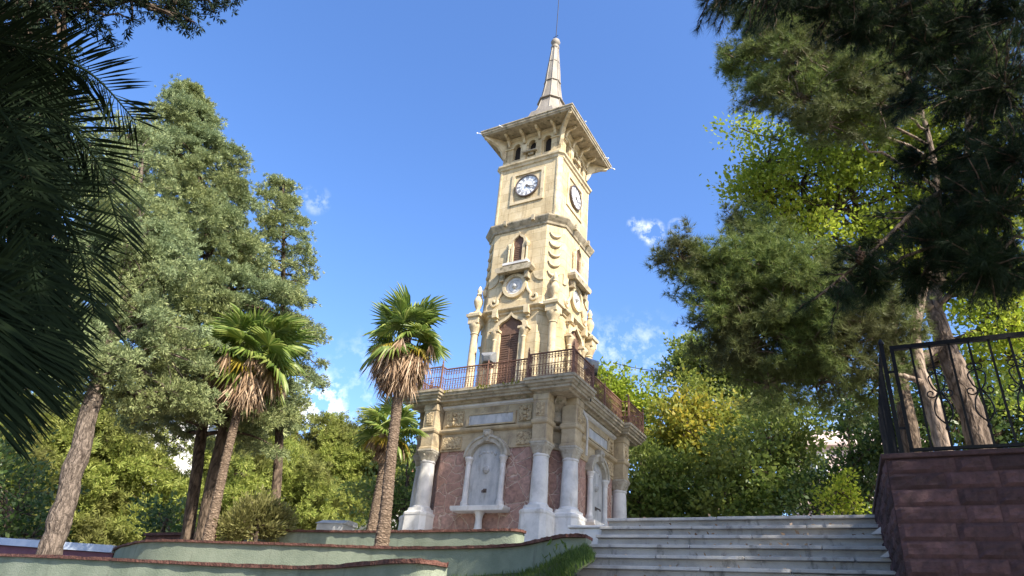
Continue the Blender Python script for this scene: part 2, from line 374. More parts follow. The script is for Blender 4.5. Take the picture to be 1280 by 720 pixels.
class MB:
    """collects faces of one mesh"""
    def __init__(s, off=(0, 0, 0)):
        s.v, s.f, s.off = [], [], np.array(off, float)

    def add(s, v, f):
        n = len(s.v)
        s.v += [tuple(p) for p in v]
        s.f += [tuple(i + n for i in q) for q in f]

    def box(s, x0, x1, y0, y1, z0, z1):
        s.add([(x0, y0, z0), (x1, y0, z0), (x1, y1, z0), (x0, y1, z0), (x0, y0, z1), (x1, y0, z1), (x1, y1, z1), (x0, y1, z1)],
              [(3, 2, 1, 0), (4, 5, 6, 7), (0, 1, 5, 4), (1, 2, 6, 5), (2, 3, 7, 6), (3, 0, 4, 7)])

    def obox(s, o, ux, uy, uz):
        """box spanned by three vectors from corner o"""
        o, ux, uy, uz = (np.array(q, float) for q in (o, ux, uy, uz))
        s.add([o, o + ux, o + ux + uy, o + uy, o + uz, o + ux + uz, o + ux + uy + uz, o + uy + uz],
              [(3, 2, 1, 0), (4, 5, 6, 7), (0, 1, 5, 4), (1, 2, 6, 5), (2, 3, 7, 6), (3, 0, 4, 7)])

    def loft(s, rings, cap=True):
        """rings: lists of the same number of points, counterclockwise from above, bottom to top"""
        n = len(rings[0])
        v = [p for r in rings for p in r]
        f = []
        for k in range(len(rings) - 1):
            for i in range(n):
                j = (i + 1) % n
                f.append((k * n + i, k * n + j, (k + 1) * n + j, (k + 1) * n + i))
        if cap:
            f.append(tuple(range(n - 1, -1, -1)))
            f.append(tuple((len(rings) - 1) * n + i for i in range(n)))
        s.add(v, f)

    def lathe(s, x, y, prof, n=20, ph=0.0):
        s.loft([[(x + r * math.cos(ph + 2 * math.pi * i / n), y + r * math.sin(ph + 2 * math.pi * i / n), z) for i in range(n)] for r, z in prof])

    def oct(s, prof):
        """square plan with cut corners: (half, cut, z)"""
        rings = []
        for h, c, z in prof:
            e = h - c
            rings.append([(-e, -h, z), (e, -h, z), (h, -e, z), (h, e, z), (e, h, z), (-e, h, z), (-h, e, z), (-h, -e, z)])
        s.loft(rings)

    def fprism(s, poly, d0, d1):
        """outline (x, z) on the front face, from depth d0 to d1 out from the axis"""
        n = len(poly)
        v = [(x, -d0, z) for x, z in poly] + [(x, -d1, z) for x, z in poly]
        f = [tuple(range(n - 1, -1, -1)), tuple(n + i for i in range(n))]
        f += [(i, (i + 1) % n, n + (i + 1) % n, n + i) for i in range(n)]
        s.add(v, f)

    def fband(s, inner, outer, d0, d1, closed=False):
        """band between two outlines on the front face"""
        n = len(inner)
        m = n if closed else n - 1
        for i in range(m):
            j = (i + 1) % n
            q = [inner[i], inner[j], outer[j], outer[i]]
            v = [(x, -d0, z) for x, z in q] + [(x, -d1, z) for x, z in q]
            f = [(0, 1, 2, 3), (7, 6, 5, 4), (0, 4, 5, 1), (2, 6, 7, 3)]
            if not closed and i == 0:
                f.append((3, 7, 4, 0))
            if not closed and i == m - 1:
                f.append((1, 5, 6, 2))
            s.add(v, f)

    def tube(s, pts, rad, n=8, cap=True):
        pts = [np.array(p, float) for p in pts]
        if not hasattr(rad, '__len__'):
            rad = [rad] * len(pts)
        rings = []
        ref = None
        for i, p in enumerate(pts):
            t = pts[min(i + 1, len(pts) - 1)] - pts[max(i - 1, 0)]
            t = t / (np.linalg.norm(t) + 1e-9)
            if ref is None:
                ref = np.array([0, 0, 1.]) if abs(t[2]) < .9 else np.array([1., 0, 0])
            u = ref - t * ref.dot(t)
            u /= np.linalg.norm(u) + 1e-9
            w = np.cross(t, u)
            ref = u
            rings.append([p + rad[i] * (math.cos(2 * math.pi * k / n) * u + math.sin(2 * math.pi * k / n) * w) for k in range(n)])
        s.loft(rings, cap)

    def sphere(s, c, r, n=10, m=6, sz=1.0):
        s.lathe(c[0], c[1], [(max(1e-4, r * math.sin(math.pi * k / m)), c[2] - r * sz * math.cos(math.pi * k / m)) for k in range(m + 1)], n)

    def build(s, name, mat, parent=None, smooth=False, loc=None, rz=0.0, bevel=0.0):
        me = bpy.data.meshes.new(name)
        v = (np.array(s.v) - s.off)
        me.from_pydata(v.tolist(), [], s.f)
        me.materials.append(mat)
        if smooth:
            me.polygons.foreach_set('use_smooth', [True] * len(me.polygons))
            me.set_sharp_from_angle(angle=R(38))
        me.update()
        o = bpy.data.objects.new(name, me)
        col.objects.link(o)
        if parent:
            o.parent = parent
        if loc is not None:
            o.location = loc
        o.rotation_euler = (0, 0, rz)
        if bevel:
            bv = o.modifiers.new('bevel', 'BEVEL'); bv.width = bevel; bv.segments = 2; bv.limit_method = 'ANGLE'; bv.angle_limit = R(40)
        return o


def np_mesh(name, V, Fl, mat, parent=None, smooth=False):
    """V (n,3); Fl list of index arrays (m,k)"""
    me = bpy.data.meshes.new(name)
    V = np.asarray(V, np.float32)
    me.vertices.add(len(V)); me.vertices.foreach_set('co', V.ravel())
    Fl = [np.asarray(f, np.int32) for f in Fl if len(f)]
    loops = np.concatenate([f.ravel() for f in Fl])
    tot = np.concatenate([np.full(len(f), f.shape[1], np.int32) for f in Fl])
    start = np.concatenate([[0], np.cumsum(tot)[:-1]]).astype(np.int32)
    me.loops.add(len(loops)); me.loops.foreach_set('vertex_index', loops)
    me.polygons.add(len(tot)); me.polygons.foreach_set('loop_start', start); me.polygons.foreach_set('loop_total', tot)
    if smooth:
        me.polygons.foreach_set('use_smooth', np.ones(len(tot), bool))
    me.materials.append(mat)
    me.update(calc_edges=True)
    me.validate()
    o = bpy.data.objects.new(name, me)
    col.objects.link(o)
    if parent:
        o.parent = parent
    return o


def dup(o, parent=None, rz=None):
    """copy of a part with its sub-parts"""
    c = o.copy()
    col.objects.link(c)
    c.parent = parent if parent else o.parent
    if rz is not None:
        c.rotation_euler = (0, 0, rz)
    for ch in [k for k in bpy.data.objects if k.parent == o]:
        dup(ch, c)
    return c


def catmull(pts, n=8):
    pts = [np.array(p, float) for p in pts]
    out = []
    for i in range(len(pts) - 1):
        p0, p1, p2, p3 = pts[max(i - 1, 0)], pts[i], pts[i + 1], pts[min(i + 2, len(pts) - 1)]
        for k in range(n):
            t = k / n
            out.append(.5 * (2 * p1 + (p2 - p0) * t + (2 * p0 - 5 * p1 + 4 * p2 - p3) * t * t + (3 * p1 - p0 - 3 * p2 + p3) * t ** 3))
    out.append(pts[-1])
    return out


# ------------------------------------------------------------------ ground
TX, TY, YAW, PZ = 0.838, 20.0, R(-31.14), 3.6


def T(a, b, z=0.0):
    c, s = math.cos(YAW), math.sin(YAW)
    return np.array([TX + a * c - b * s, TY + a * s + b * c, z])


def sheet(name, poly, z, mat, depth=None):
    m_ = MB()
    n = len(poly)
    if depth is None:
        m_.add([(x, y, z) for x, y in poly], [tuple(range(n))])
    else:
        m_.loft([[(x, y, z - depth) for x, y in poly], [(x, y, z) for x, y in poly]])
    o = m_.build(name, mat)
    tag(o, kind='structure')
    return o


sheet('ground', [(-900, -900), (900, -900), (900, 900), (-900, 900)], 0.0, M['ground'])

WALL_A = [atz(*p, 2.5) for p in ((-420, 690), (-200, 688), (0, 692), (130, 697), (300, 705), (400, 707), (505, 699), (560, 704))]
WALL_B = [atz(*p, 3.2) for p in ((120, 720), (141, 690), (163, 679), (200, 674.5), (300, 677), (400, 680), (480, 683), (560, 683), (640, 680), (680, 673), (705, 668), (733, 668))]
WALL_C = [atz(*p, 3.75) for p in ((300, 690), (306, 672), (318, 665), (340, 662), (420, 663), (500, 663), (580, 662), (640, 661), (656, 664))]
cA, cB, cC = catmull(WALL_A), catmull(WALL_B), catmull(WALL_C)


def inset(pts, d=.12):
    out = []
    for i, p in enumerate(pts):
        t = np.array(pts[min(i + 1, len(pts) - 1)][:2]) - np.array(pts[max(i - 1, 0)][:2])
        t /= np.linalg.norm(t) + 1e-9
        out.append((p[0] - t[1] * d, p[1] + t[0] * d))
    return out


iA, iB, iC = inset(cA), inset(cB), inset(cC)
stair_l = T(5.64, -7.6)
far = 700
plaza_poly = [tuple(T(9.9, -7.1)[:2]), (far, -20), (far, far), (-far, far), (-far, 40)] + iC + [(1.3, 14.3), tuple(T(5.63, -5.4)[:2]), tuple(T(5.63, -7.1)[:2])]
sheet('plaza', plaza_poly, PZ - .006, M['paving'], 3.4)
sheet('terrace_soil', iB + [tuple(T(5.55, -7.45)[:2]), tuple(T(5.63, -5.4)[:2]), (1.3, 14.3)] + iC[::-1], 3.08, M['soil'], 2.9)
sheet('lower_terrace_soil', iA + iB[::-1] + [(-30, 40), (-40, 24)], 2.38, M['soil'], 2.2)


def retaining(name, label, pts, top, low, group=None):
    """curved plastered wall with a rough brick coping"""
    e = tag(empty(name, (*pts[len(pts) // 2][:2], low)), label, 'retaining wall', group)
    off = (*pts[len(pts) // 2][:2], low)
    P2 = [np.array(p[:2]) for p in pts]
    nr = []
    for i in range(len(P2)):
        t = P2[min(i + 1, len(P2) - 1)] - P2[max(i - 1, 0)]
        t /= np.linalg.norm(t) + 1e-9
        nr.append(np.array([t[1], -t[0]]))

    def strip(o0, o1, z0, z1, jig=0.0):
        v, f = [], []
        for p, q in zip(P2, nr):
            j0, j1, j2 = (rnd.uniform(-jig, jig) for _ in range(3))
            a, b = p + q * (o0 + j0), p + q * (o1 + j1)
            v += [(*a, z0), (*b, z0), (*b, z1 + j2 * .6), (*a, z1 + j2 * .6)]
        for i in range(len(P2) - 1):
            k = i * 4
            for c in range(4):
                d = (c + 1) % 4
                f.append((k + c, k + d, k + 4 + d, k + 4 + c))
        f += [(3, 2, 1, 0), tuple(len(v) - 4 + i for i in range(4))]
        return v, f
    b = MB(off); b.add(*strip(-.22, 0, low, top - .045)); b.build('wall_face', M['green_wall'], e)
    b = MB(off); b.add(*strip(-.27, .045, top - .047, top, .012)); b.build('coping', M['coping'], e)
    return e


cA4, cB4, cC4 = catmull(WALL_A, 14), catmull(WALL_B, 12), catmull(WALL_C, 12)
retaining('retaining_wall', 'long sage green garden wall nearest the viewer, its brown coping running in from the left edge', cA4, 2.5, 0.0)
retaining('retaining_wall', 'green curved garden wall in the middle, bending up to meet the marble stairs', cB4, 3.2, 1.2)
retaining('retaining_wall', 'short upper green garden wall in front of the tower columns', cC4, 3.75, 3.0)

# grassy slope between the front wall's end, the middle wall and the stairs
g = MB()
gx = [atz(570, 700, 2.36), atz(560, 715, 2.3)]
B_end = [p for p in cB if p[0] > -1.6]
low = [np.array([p[0] + .55 * (1 - i / len(B_end)) - .1, p[1] - 2.6 + 1.2 * i / len(B_end), 2.2 + .5 * (i / (len(B_end) - 1)) ** 1.5]) for i, p in enumerate(B_end)]
up = [np.array([p[0], p[1], 2.68 + .36 * (i / (len(B_end) - 1)) ** 1.6]) for i, p in enumerate(B_end)]
nB = len(B_end)
rows = 5
for r_ in range(rows):
    t = r_ / (rows - 1)
    for i in range(nB):
        p = low[i] * (1 - t) + up[i] * t
        g.v.append((p[0], p[1], p[2] + .03 * math.sin(3 * p[0] + 5 * p[1])))
for r_ in range(rows - 1):
    for i in range(nB - 1):
        g.f.append((r_ * nB + i, r_ * nB + i + 1, (r_ + 1) * nB + i + 1, (r_ + 1) * nB + i))
tag(g.build('grass_bank', M['lawn'], smooth=True), kind='structure')
BANK = (low, up, nB)


# ------------------------------------------------------------------ the clock tower
tower = tag(empty('clock_tower', (TX, TY, PZ), YAW), 'tall cream stone clock tower with red rubble base, iron balcony and pointed spire', 'clock tower')
TO = (0, 0, PZ)
FX = 0.12          # the fountains sit slightly right of the face's middle


def part(mb_, name, mat, parent=tower, **kw):
    return mb_.build(name, mat, parent, **kw)


def around(o, ks=(1, 2, 3)):
    return [dup(o, rz=k * math.pi / 2) for k in ks]


b = MB(TO); b.oct([(2.72, .75, PZ - .3), (2.72, .75, PZ + .16), (2.68, .75, PZ + .18)]); part(b, 'plinth', M['marble'], bevel=.01)
b = MB(TO); b.oct([(2.2, .78, PZ + .1), (2.2, .78, 6.52)]); part(b, 'base_wall', M['rubble'])
b = MB(TO); b.oct([(2.23, .78, 6.5), (2.23, .78, 7.86)]); part(b, 'frieze', M['ochre'])
b = MB(TO); b.oct([(2.24, .78, 6.98), (2.31, .80, 7.02), (2.33, .80, 7.06), (2.33, .80, 7.10), (2.25, .78, 7.13)]); part(b, 'belt_moulding', M['ochre'])
b = MB(TO); b.oct([(2.24, .78, 7.70), (2.30, .80, 7.74), (2.30, .80, 7.80), (2.25, .78, 7.82)]); part(b, 'architrave_moulding', M['marble'])

# eight columns with pedestals and piers
CA, CB = 1.75, 2.31


def column_at(x, y, rz):
    sh = MB(TO)
    sh.lathe(x, y, [(.26, 4.93), (.265, 4.97), (.25, 5.0), (.225, 5.02), (.222, 5.1), (.215, 5.6), (.195, 6.16), (.215, 6.18), (.215, 6.21), (.195, 6.22), (.19, 6.24)], 24)
    s_ = part(sh, 'column', M['marble'], smooth=True)
    pd = MB(TO)

    def oc(h, c, z):
        e = h - c
        pts = [(-e, -h), (e, -h), (h, -e), (h, e), (e, h), (-e, h), (-h, e), (-h, -e)]
        return [(x + p * math.cos(rz) - q * math.sin(rz), y + p * math.sin(rz) + q * math.cos(rz), z) for p, q in pts]
    pd.loft([oc(.40, .13, PZ + .15), oc(.40, .13, 4.05), oc(.375, .12, 4.12), oc(.365, .12, 4.72), oc(.38, .12, 4.76), oc(.38, .12, 4.82), oc(.31, .10, 4.86), oc(.30, .10, 4.94)])
    part(pd, 'pedestal', M['marble'], s_, bevel=.008)
    cp = MB(TO)
    cp.loft([oc(.185, .08, 6.23), oc(.195, .07, 6.28), oc(.225, .07, 6.40), oc(.24, .06, 6.42), oc(.24, .03, 6.47), oc(.25, .02, 6.48), oc(.25, .02, 6.53)])
    for k in range(8):       # leaf curls round the bell
        an = rz + k * math.pi / 4
        cp.sphere((x + .205 * math.cos(an), y + .205 * math.sin(an), 6.375), .04, 6, 4)
    part(cp, 'capital', M['grey_stone'], s_, smooth=True)
    pr = MB(TO)
    pr.loft([oc(.235, .02, 6.53), oc(.235, .02, 6.58), oc(.21, .02, 6.60), oc(.21, .02, 6.98), oc(.235, .02, 7.0), oc(.25, .02, 7.03), oc(.25, .02, 7.1),
             oc(.215, .02, 7.13), oc(.215, .02, 7.62), oc(.235, .02, 7.64), oc(.235, .02, 7.80)])
    pi_ = part(pr, 'pier', M['ochre'], bevel=.006)
    pn = MB(TO)
    oy = -1 if abs(y) > abs(x) else 0
    if abs(y) > abs(x):
        sgn = math.copysign(1, y)
        pn.box(x - .12, x + .12, min(y + sgn * .214, y + sgn * .232), max(y + sgn * .214, y + sgn * .232), 7.2, 7.56)
        pn.box(x - .085, x + .085, min(y + sgn * .232, y + sgn * .245), max(y + sgn * .232, y + sgn * .245), 7.25, 7.51)
    else:
        sgn = math.copysign(1, x)
        pn.box(min(x + sgn * .214, x + sgn * .232), max(x + sgn * .214, x + sgn * .232), y - .12, y + .12, 7.2, 7.56)
        pn.box(min(x + sgn * .232, x + sgn * .245), max(x + sgn * .232, x + sgn * .245), y - .085, y + .085, 7.25, 7.51)
    part(pn, 'pier_panel', M['carved'], pi_)


for sx in (-1, 1):
    for sy in (-1, 1):
        column_at(sx * CA, sy * CB, 0)
        column_at(sx * CB, sy * CA, 0)


def arc(cx, cz, r, a0, a1, n, sz=1.0):
    return [(cx + r * math.cos(a0 + (a1 - a0) * i / n), cz + sz * r * math.sin(a0 + (a1 - a0) * i / n)) for i in range(n + 1)]


# fountain niche of a face
def fountain():
    b = MB(TO)
    sl = [(FX - .50, 4.98), (FX + .50, 4.98)] + [(FX + .50, 6.22)] + arc(FX, 6.22, .50, 0, math.pi, 14, .86)[1:]
    b.fprism(sl, 2.195, 2.24)
    sl_o = part(b, 'fountain', M['slab'])
    b = MB(TO)
    for i in range(5):       # relief strings of dots above and a long panel line below
        b.fband(arc(FX, 5.45 + .0, .30 + .02 * i, R(20) , R(160), 10, .5)[:1 + 10], arc(FX, 5.45, .305 + .02 * i, R(20), R(160), 10, .5), 2.235, 2.243) if i in (0, 4) else None
    b.box(FX - .36, FX - .34, -2.246, -2.238, 5.1, 6.3); b.box(FX + .34, FX + .36, -2.246, -2.238, 5.1, 6.3)
    for k in range(5):
        b.sphere((FX - .24 + .12 * k, -2.238, 6.35 + (.06 if k in (1, 2, 3) else 0)), .045, 8, 4)
    b.sphere((FX, -2.235, 5.95), .11, 10, 5)
    part(b, 'relief', M['slab'], sl_o)
    b = MB(TO)
    inn, out = arc(FX, 6.27, .46, 0, math.pi, 18, .86), arc(FX, 6.27, .60, 0, math.pi, 18, .86)
    b.fband(inn, out, 2.2, 2.36)
    inn, out = arc(FX, 6.27, .60, 0, math.pi, 18, .86), arc(FX, 6.27, .67, 0, math.pi, 18, .86)
    b.fband(inn, out, 2.2, 2.40)
    part(b, 'arch', M['grey_stone'], sl_o)
    b = MB(TO); b.fprism([(FX - .08, 6.66), (FX + .08, 6.66), (FX + .11, 6.98), (FX - .11, 6.98)], 2.2, 2.43)
    b.sphere((FX, -2.42, 6.86), .08, 8, 5)
    part(b, 'keystone', M['grey_stone'], sl_o, bevel=.01)
    for s in (-1, 1):
        b = MB(TO)
        b.lathe(FX + s * .53, -2.30, [(.11, 5.0), (.11, 5.1), (.085, 5.13), (.078, 5.2), (.07, 6.08), (.09, 6.1), (.075, 6.12), (.10, 6.20), (.12, 6.22), (.12, 6.275)], 14)
        part(b, 'colonnette', M['marble'], sl_o, smooth=True)
    b = MB(TO)
    b.fprism([(FX - .76, 4.84), (FX + .76, 4.84), (FX + .80, 4.90), (FX + .80, 4.97), (FX - .80, 4.97), (FX - .80, 4.90)], 2.2, 2.56)
    part(b, 'basin', M['marble'], sl_o, bevel=.015)
    b = MB(TO); b.lathe(FX, -2.36, [(.17, 3.75), (.17, 4.3), (.14, 4.38), (.10, 4.45), (.085, 4.65), (.10, 4.76), (.15, 4.845)], 14)
    part(b, 'basin_foot', M['marble'], sl_o, smooth=True)
    b = MB(TO); b.tube([(FX + .02, -2.23, 5.40), (FX + .02, -2.31, 5.40), (FX + .02, -2.37, 5.37), (FX + .02, -2.38, 5.33)], .022, 8)
    b.box(FX - .03, FX + .07, -2.255, -2.237, 5.35, 5.45)
    part(b, 'tap', M['rim'], sl_o, smooth=True)
    return sl_o


f0 = fountain()
around(f0)
b = MB(TO); b.fprism([(FX - .70, 7.19), (FX + .70, 7.19), (FX + .70, 7.46), (FX - .70, 7.46)], 2.22, 2.275); pl = part(b, 'plaque', M['slab'])
b = MB(TO)
b.fband([(FX - .70, 7.19), (FX + .70, 7.19), (FX + .70, 7.46), (FX - .70, 7.46)], [(FX - .78, 7.15), (FX + .78, 7.15), (FX + .78, 7.50), (FX - .78, 7.50)], 2.22, 2.30, True)
part(b, 'plaque_frame', M['ochre'], pl)
for s in (-1, 1):
    b = MB(TO)
    x0, x1 = sorted((FX * (1 if s > 0 else .6) + s * .86, s * 1.36))
    b.fprism([(x0, 7.2), (x1, 7.2), (x1, 7.62), (x0, 7.62)], 2.22, 2.265)
    for k in range(3):
        b.sphere(((x0 + x1) / 2, -2.262, 7.28 + .13 * k), .075, 8, 4)
    part(b, 'carved_panel', M['carved'], pl)
    b = MB(TO)
    x0, x1 = sorted((FX * (1 if s > 0 else .6) + s * .84, s * 1.40))
    b.fprism([(x0, 6.56), (x1, 6.56), (x1, 6.90), (x0, 6.90)], 2.22, 2.26)
    part(b, 'carved_panel', M['carved'], pl)
around(pl)

# rusticated diagonal infill above the corner niches, consoles
for k in range(4):
    b = MB(TO)
    # S-curved console on the cut corner; built along the diagonal
    dx, dy = math.cos(-math.pi / 4), math.sin(-math.pi / 4)
    tx_, ty_ = -dy, dx
    prof = []
    for z, o0, o1 in ((7.15, 0, .16), (7.2, 0, .24), (7.28, 0, .26), (7.36, 0, .2), (7.46, 0, .2), (7.56, 0, .3), (7.66, 0, .44), (7.74, 0, .52), (7.80, 0, .54)):
        r0 = 2.55
        hw = .13
        prof.append([(dx * (r0 + o0) + tx_ * -hw, dy * (r0 + o0) + ty_ * -hw, z), (dx * (r0 + o1) + tx_ * -hw, dy * (r0 + o1) + ty_ * -hw, z),
                     (dx * (r0 + o1) + tx_ * hw, dy * (r0 + o1) + ty_ * hw, z), (dx * (r0 + o0) + tx_ * hw, dy * (r0 + o0) + ty_ * hw, z)])
    b.loft(prof)
    for s in (-1, 1):
        b.tube([(dx * 2.72 + tx_ * .15 * s, dy * 2.72 + ty_ * .15 * s, 7.24 + .0), (dx * 2.72 + tx_ * .17 * s, dy * 2.72 + ty_ * .17 * s, 7.24)], .09, 10)
        b.tube([(dx * 2.95 + tx_ * .13 * s, dy * 2.95 + ty_ * .13 * s, 7.68), (dx * 2.95 + tx_ * .16 * s, dy * 2.95 + ty_ * .16 * s, 7.68)], .08, 10)
    part(b, 'console', M['weathered'], rz=k * math.pi / 2, smooth=True)
    b = MB(TO)
    b.tube([(dx * 2.56 + tx_ * -.3, dy * 2.56 + ty_ * -.3, 6.62), (dx * 2.56 + tx_ * .3, dy * 2.56 + ty_ * .3, 6.62)], .07, 8)
    part(b, 'corner_lintel', M['weathered'], rz=k * math.pi / 2)


# balcony slab with square blocks breaking forward at the corners
def outline(o, z, m_=2.52, B=2.72, e=1.43):
    m1, B1, e1 = m_ + o, B + o, e - o
    pts = []
    for k in range(4):
        c, s = math.cos(k * math.pi / 2), math.sin(k * math.pi / 2)
        for p, q in ((e1, -m1), (e1, -B1), (B1, -B1), (B1, -e1), (m1, -e1)):
            pts.append((p * c - q * s, p * s + q * c, z))
    return pts


b = MB(TO)
b.loft([outline(*p) for p in ((-.16, 7.80), (-.13, 7.85), (-.04, 7.87), (-.04, 7.93), (.0, 7.95), (.02, 8.00), (.06, 8.02), (.06, 8.09), (.09, 8.10), (.09, 8.17), (.05, 8.18))])
part(b, 'balcony_slab', M['weathered'])


def rail_panel(b, p, q, z0=8.20, z1=8.84):
    """cast iron panel between two plan points"""
    p, q = np.array(p, float), np.array(q, float)
    L_ = np.linalg.norm(q - p)
    u = (q - p) / L_
    n_ = np.array([u[1], -u[0]])

    def bar(t0, t1, za, zb, w=.009):
        o = np.array([*(p + u * t0 - n_ * w), za])
        b.obox(o, [*(u * (t1 - t0)), 0], [*(n_ * 2 * w), 0], [0, 0, zb - za])
    bar(0, L_, z1, z1 + .03, .022); bar(0, L_, z0, z0 + .022, .014); bar(0, L_, z0 + .33, z0 + .345, .009); bar(0, L_, z1 - .06, z1 - .045, .009)
    k = max(2, int(L_ / .085))
    for i in range(k + 1):
        t = L_ * i / k
        bar(max(0, t - .007), min(L_, t + .007), z0, z1, .007)
    for i in range(k):       # rings and hearts between the bars
        t = L_ * (i + .5) / k
        c = p + u * t
        for zz, r_, hz in ((z0 + .10, .034, 1.6), (z0 + .235, .036, 1.5), (z1 - .12, .030, 1.2)):
            ring = [(*(c + u * r_ * math.cos(a)), zz + r_ * hz * math.sin(a)) for a in np.linspace(0, 2 * math.pi, 9)]
            b.tube(ring, .0065, 4, False)


def posts(b, pts, z1=8.95):
    for x, y in pts:
        b.box(x - .022, x + .022, y - .022, y + .022, 8.17, z1 - .05)
        b.lathe(x, y, [(.03, z1 - .05), (.034, z1 - .03), (.012, z1), (.028, z1 + .03), (.02, z1 + .07), (.006, z1 + .13)], 8)


E_, M_, B_ = 1.40, 2.50, 2.72
b = MB(TO); rail_panel(b, (-E_, -M_), (E_, -M_)); posts(b, [(0, -M_)], 8.86); ro = part(b, 'balcony_railing', M['rust']); around(ro)
b = MB(TO)
rail_panel(b, (E_, -M_), (E_, -B_)); rail_panel(b, (E_, -B_), (B_, -B_)); rail_panel(b, (B_, -B_), (B_, -E_)); rail_panel(b, (B_, -E_), (M_, -E_))
posts(b, [(E_, -B_), (B_, -B_), (B_, -E_)]); ro = part(b, 'balcony_railing', M['rust']); around(ro)

# door stage
b = MB(TO)
b.oct([(1.50, .60, 8.17), (1.50, .60, 8.50), (1.42, .56, 8.55), (1.42, .56, 11.04)])
part(b, 'door_stage', M['cream'])
b = MB(TO)
b.oct([(1.42, .56, 10.93), (1.47, .58, 10.96), (1.47, .58, 11.02), (1.55, .60, 11.06), (1.58, .61, 11.09), (1.58, .61, 11.13), (1.48, .5, 11.17), (1.45, .46, 11.20)])
for k in range(4):
    c, s = math.cos(k * math.pi / 2), math.sin(k * math.pi / 2)
    for x in (-.55, .55):
        for w, z0, z1, d in ((.085, 10.84, 11.10, 1.62), (.06, 10.76, 10.84, 1.5)):
            q = [(x - w, -1.40), (x + w, -1.40), (x + w, -d), (x - w, -d)]
            ring = [(p_ * c - q_ * s, p_ * s + q_ * c) for p_, q_ in q]
            b.loft([[(*r_, z0) for r_ in ring[::-1]], [(*r_, z1) for r_ in ring[::-1]]])
part(b, 'string_course', M['cream_trim'])

DZ = 8.3


def ogee(cx, w, z_imp, z_top, n=8, bulge=1.22):
    """horseshoe ogee head from the right impost to the left"""
    h = z_top - z_imp
    right = [(w, 0), (w * bulge * .98, h * .10), (w * bulge * 1.05, h * .28), (w * bulge * 1.0, h * .45), (w * bulge * .78, h * .60), (w * .52, h * .70), (w * .25, h * .80), (w * .09, h * .90), (0, h)]
    pts = [(cx + x, z_imp + z) for x, z in right]
    return pts + [(2 * cx - x, z) for x, z in pts[-2::-1]]


def door_part():
    head = ogee(0, .335, 10.28, 10.90)
    poly = [(-.335, DZ), (.335, DZ)] + head
    b = MB(TO); b.fprism(poly, 1.41, 1.435); d = part(b, 'door', M['brown'])
    b = MB(TO)
    for i in range(26):
        z = DZ + .05 + i * .075
        b.box(-.31, .31, -1.45, -1.433, z, z + .045)
    b.box(-.02, .02, -1.458, -1.432, DZ, 10.25)
    b.fband(arc(0, 10.52, .26, 0, math.pi, 10), arc(0, 10.52, .29, 0, math.pi, 10), 1.432, 1.452)
    b.box(-.33, .33, -1.462, -1.432, 10.24, 10.30)
    part(b, 'louvre', M['brown'], d)
    out = [(.47, DZ), (.47, 10.28)]
    head_o = ogee(0, .47, 10.28, 11.0, bulge=1.16)
    inner = [(.335, DZ)] + head + [(-.335, DZ)]
    outer = [(.47, DZ)] + head_o + [(-.47, DZ)]
    b = MB(TO); b.fband(inner, outer, 1.41, 1.53)
    part(b, 'door_surround', M['cream_trim'], d)
    for s in (-1, 1):
        b = MB(TO)
        b.lathe(s * .50, -1.52, [(.09, DZ + .2), (.09, DZ + .32), (.065, DZ + .36), (.06, 10.02), (.085, 10.06), (.07, 10.1), (.12, 10.24), (.14, 10.27), (.14, 10.34)], 12)
        b.box(s * .50 - .17, s * .50 + .17, -1.64, -1.40, 10.33, 10.40)
        part(b, 'colonnette', M['cream_trim'], d, smooth=True)
    return d


d0 = door_part(); around(d0)

# corner colonnettes with urns
for k in range(4):
    rz = k * math.pi / 2
    x, y = 1.36, -1.36
    b = MB(TO)
    b.lathe(x, y, [(.2, 8.17), (.2, 8.6), (.16, 8.66), (.135, 8.72), (.13, 9.2), (.12, 10.44), (.145, 10.47), (.125, 10.5), (.19, 10.68), (.21, 10.72), (.21, 10.80)], 16)
    c_ = part(b, 'corner_colonnette', M['cream_trim'], rz=rz, smooth=True)
    b = MB(TO)
    b.loft([[(x + p * h, y + q * h, z) for p, q in ((-1, -1), (1, -1), (1, 1), (-1, 1))] for h, z in ((.19, 10.80), (.19, 11.0), (.24, 11.03), (.25, 11.12), (.19, 11.16), (.17, 11.2))])
    part(b, 'entablature_block', M['cream_trim'], c_)
    b = MB(TO)
    b.lathe(x, y, [(.12, 11.2), (.13, 11.26), (.07, 11.30), (.06, 11.36), (.10, 11.44), (.15, 11.58), (.155, 11.66), (.11, 11.78), (.07, 11.84), (.09, 11.88), (.06, 11.94), (.085, 12.04), (.05, 12.14), (.01, 12.22)], 14)
    part(b, 'urn', M['cream_trim'], c_, smooth=True)

# window stage
b = MB(TO); b.oct([(1.45, .46, 11.16), (1.45, .46, 11.4), (1.42, .45, 11.44), (1.42, .45, 14.14)]); part(b, 'window_stage', M['cream'])
b = MB(TO)
b.oct([(1.42, .45, 14.06), (1.46, .46, 14.09), (1.47, .46, 14.16), (1.51, .47, 14.22), (1.55, .48, 14.29), (1.57, .48, 14.33), (1.57, .48, 14.38), (1.3, .2, 14.46), (1.24, .16, 14.53)])
for k in range(4):
    c, s = math.cos(k * math.pi / 2), math.sin(k * math.pi / 2)
    for x in (-.52, .52):
        q = [(x - .05, -1.45), (x + .05, -1.45), (x + .05, -1.62), (x - .05, -1.62)]
        ring = [(p_ * c - q_ * s, p_ * s + q_ * c) for p_, q_ in q][::-1]
        b.loft([[(*r_, 14.24) for r_ in ring], [(*r_, 14.43) for r_ in ring]])
part(b, 'string_course', M['weathered'])


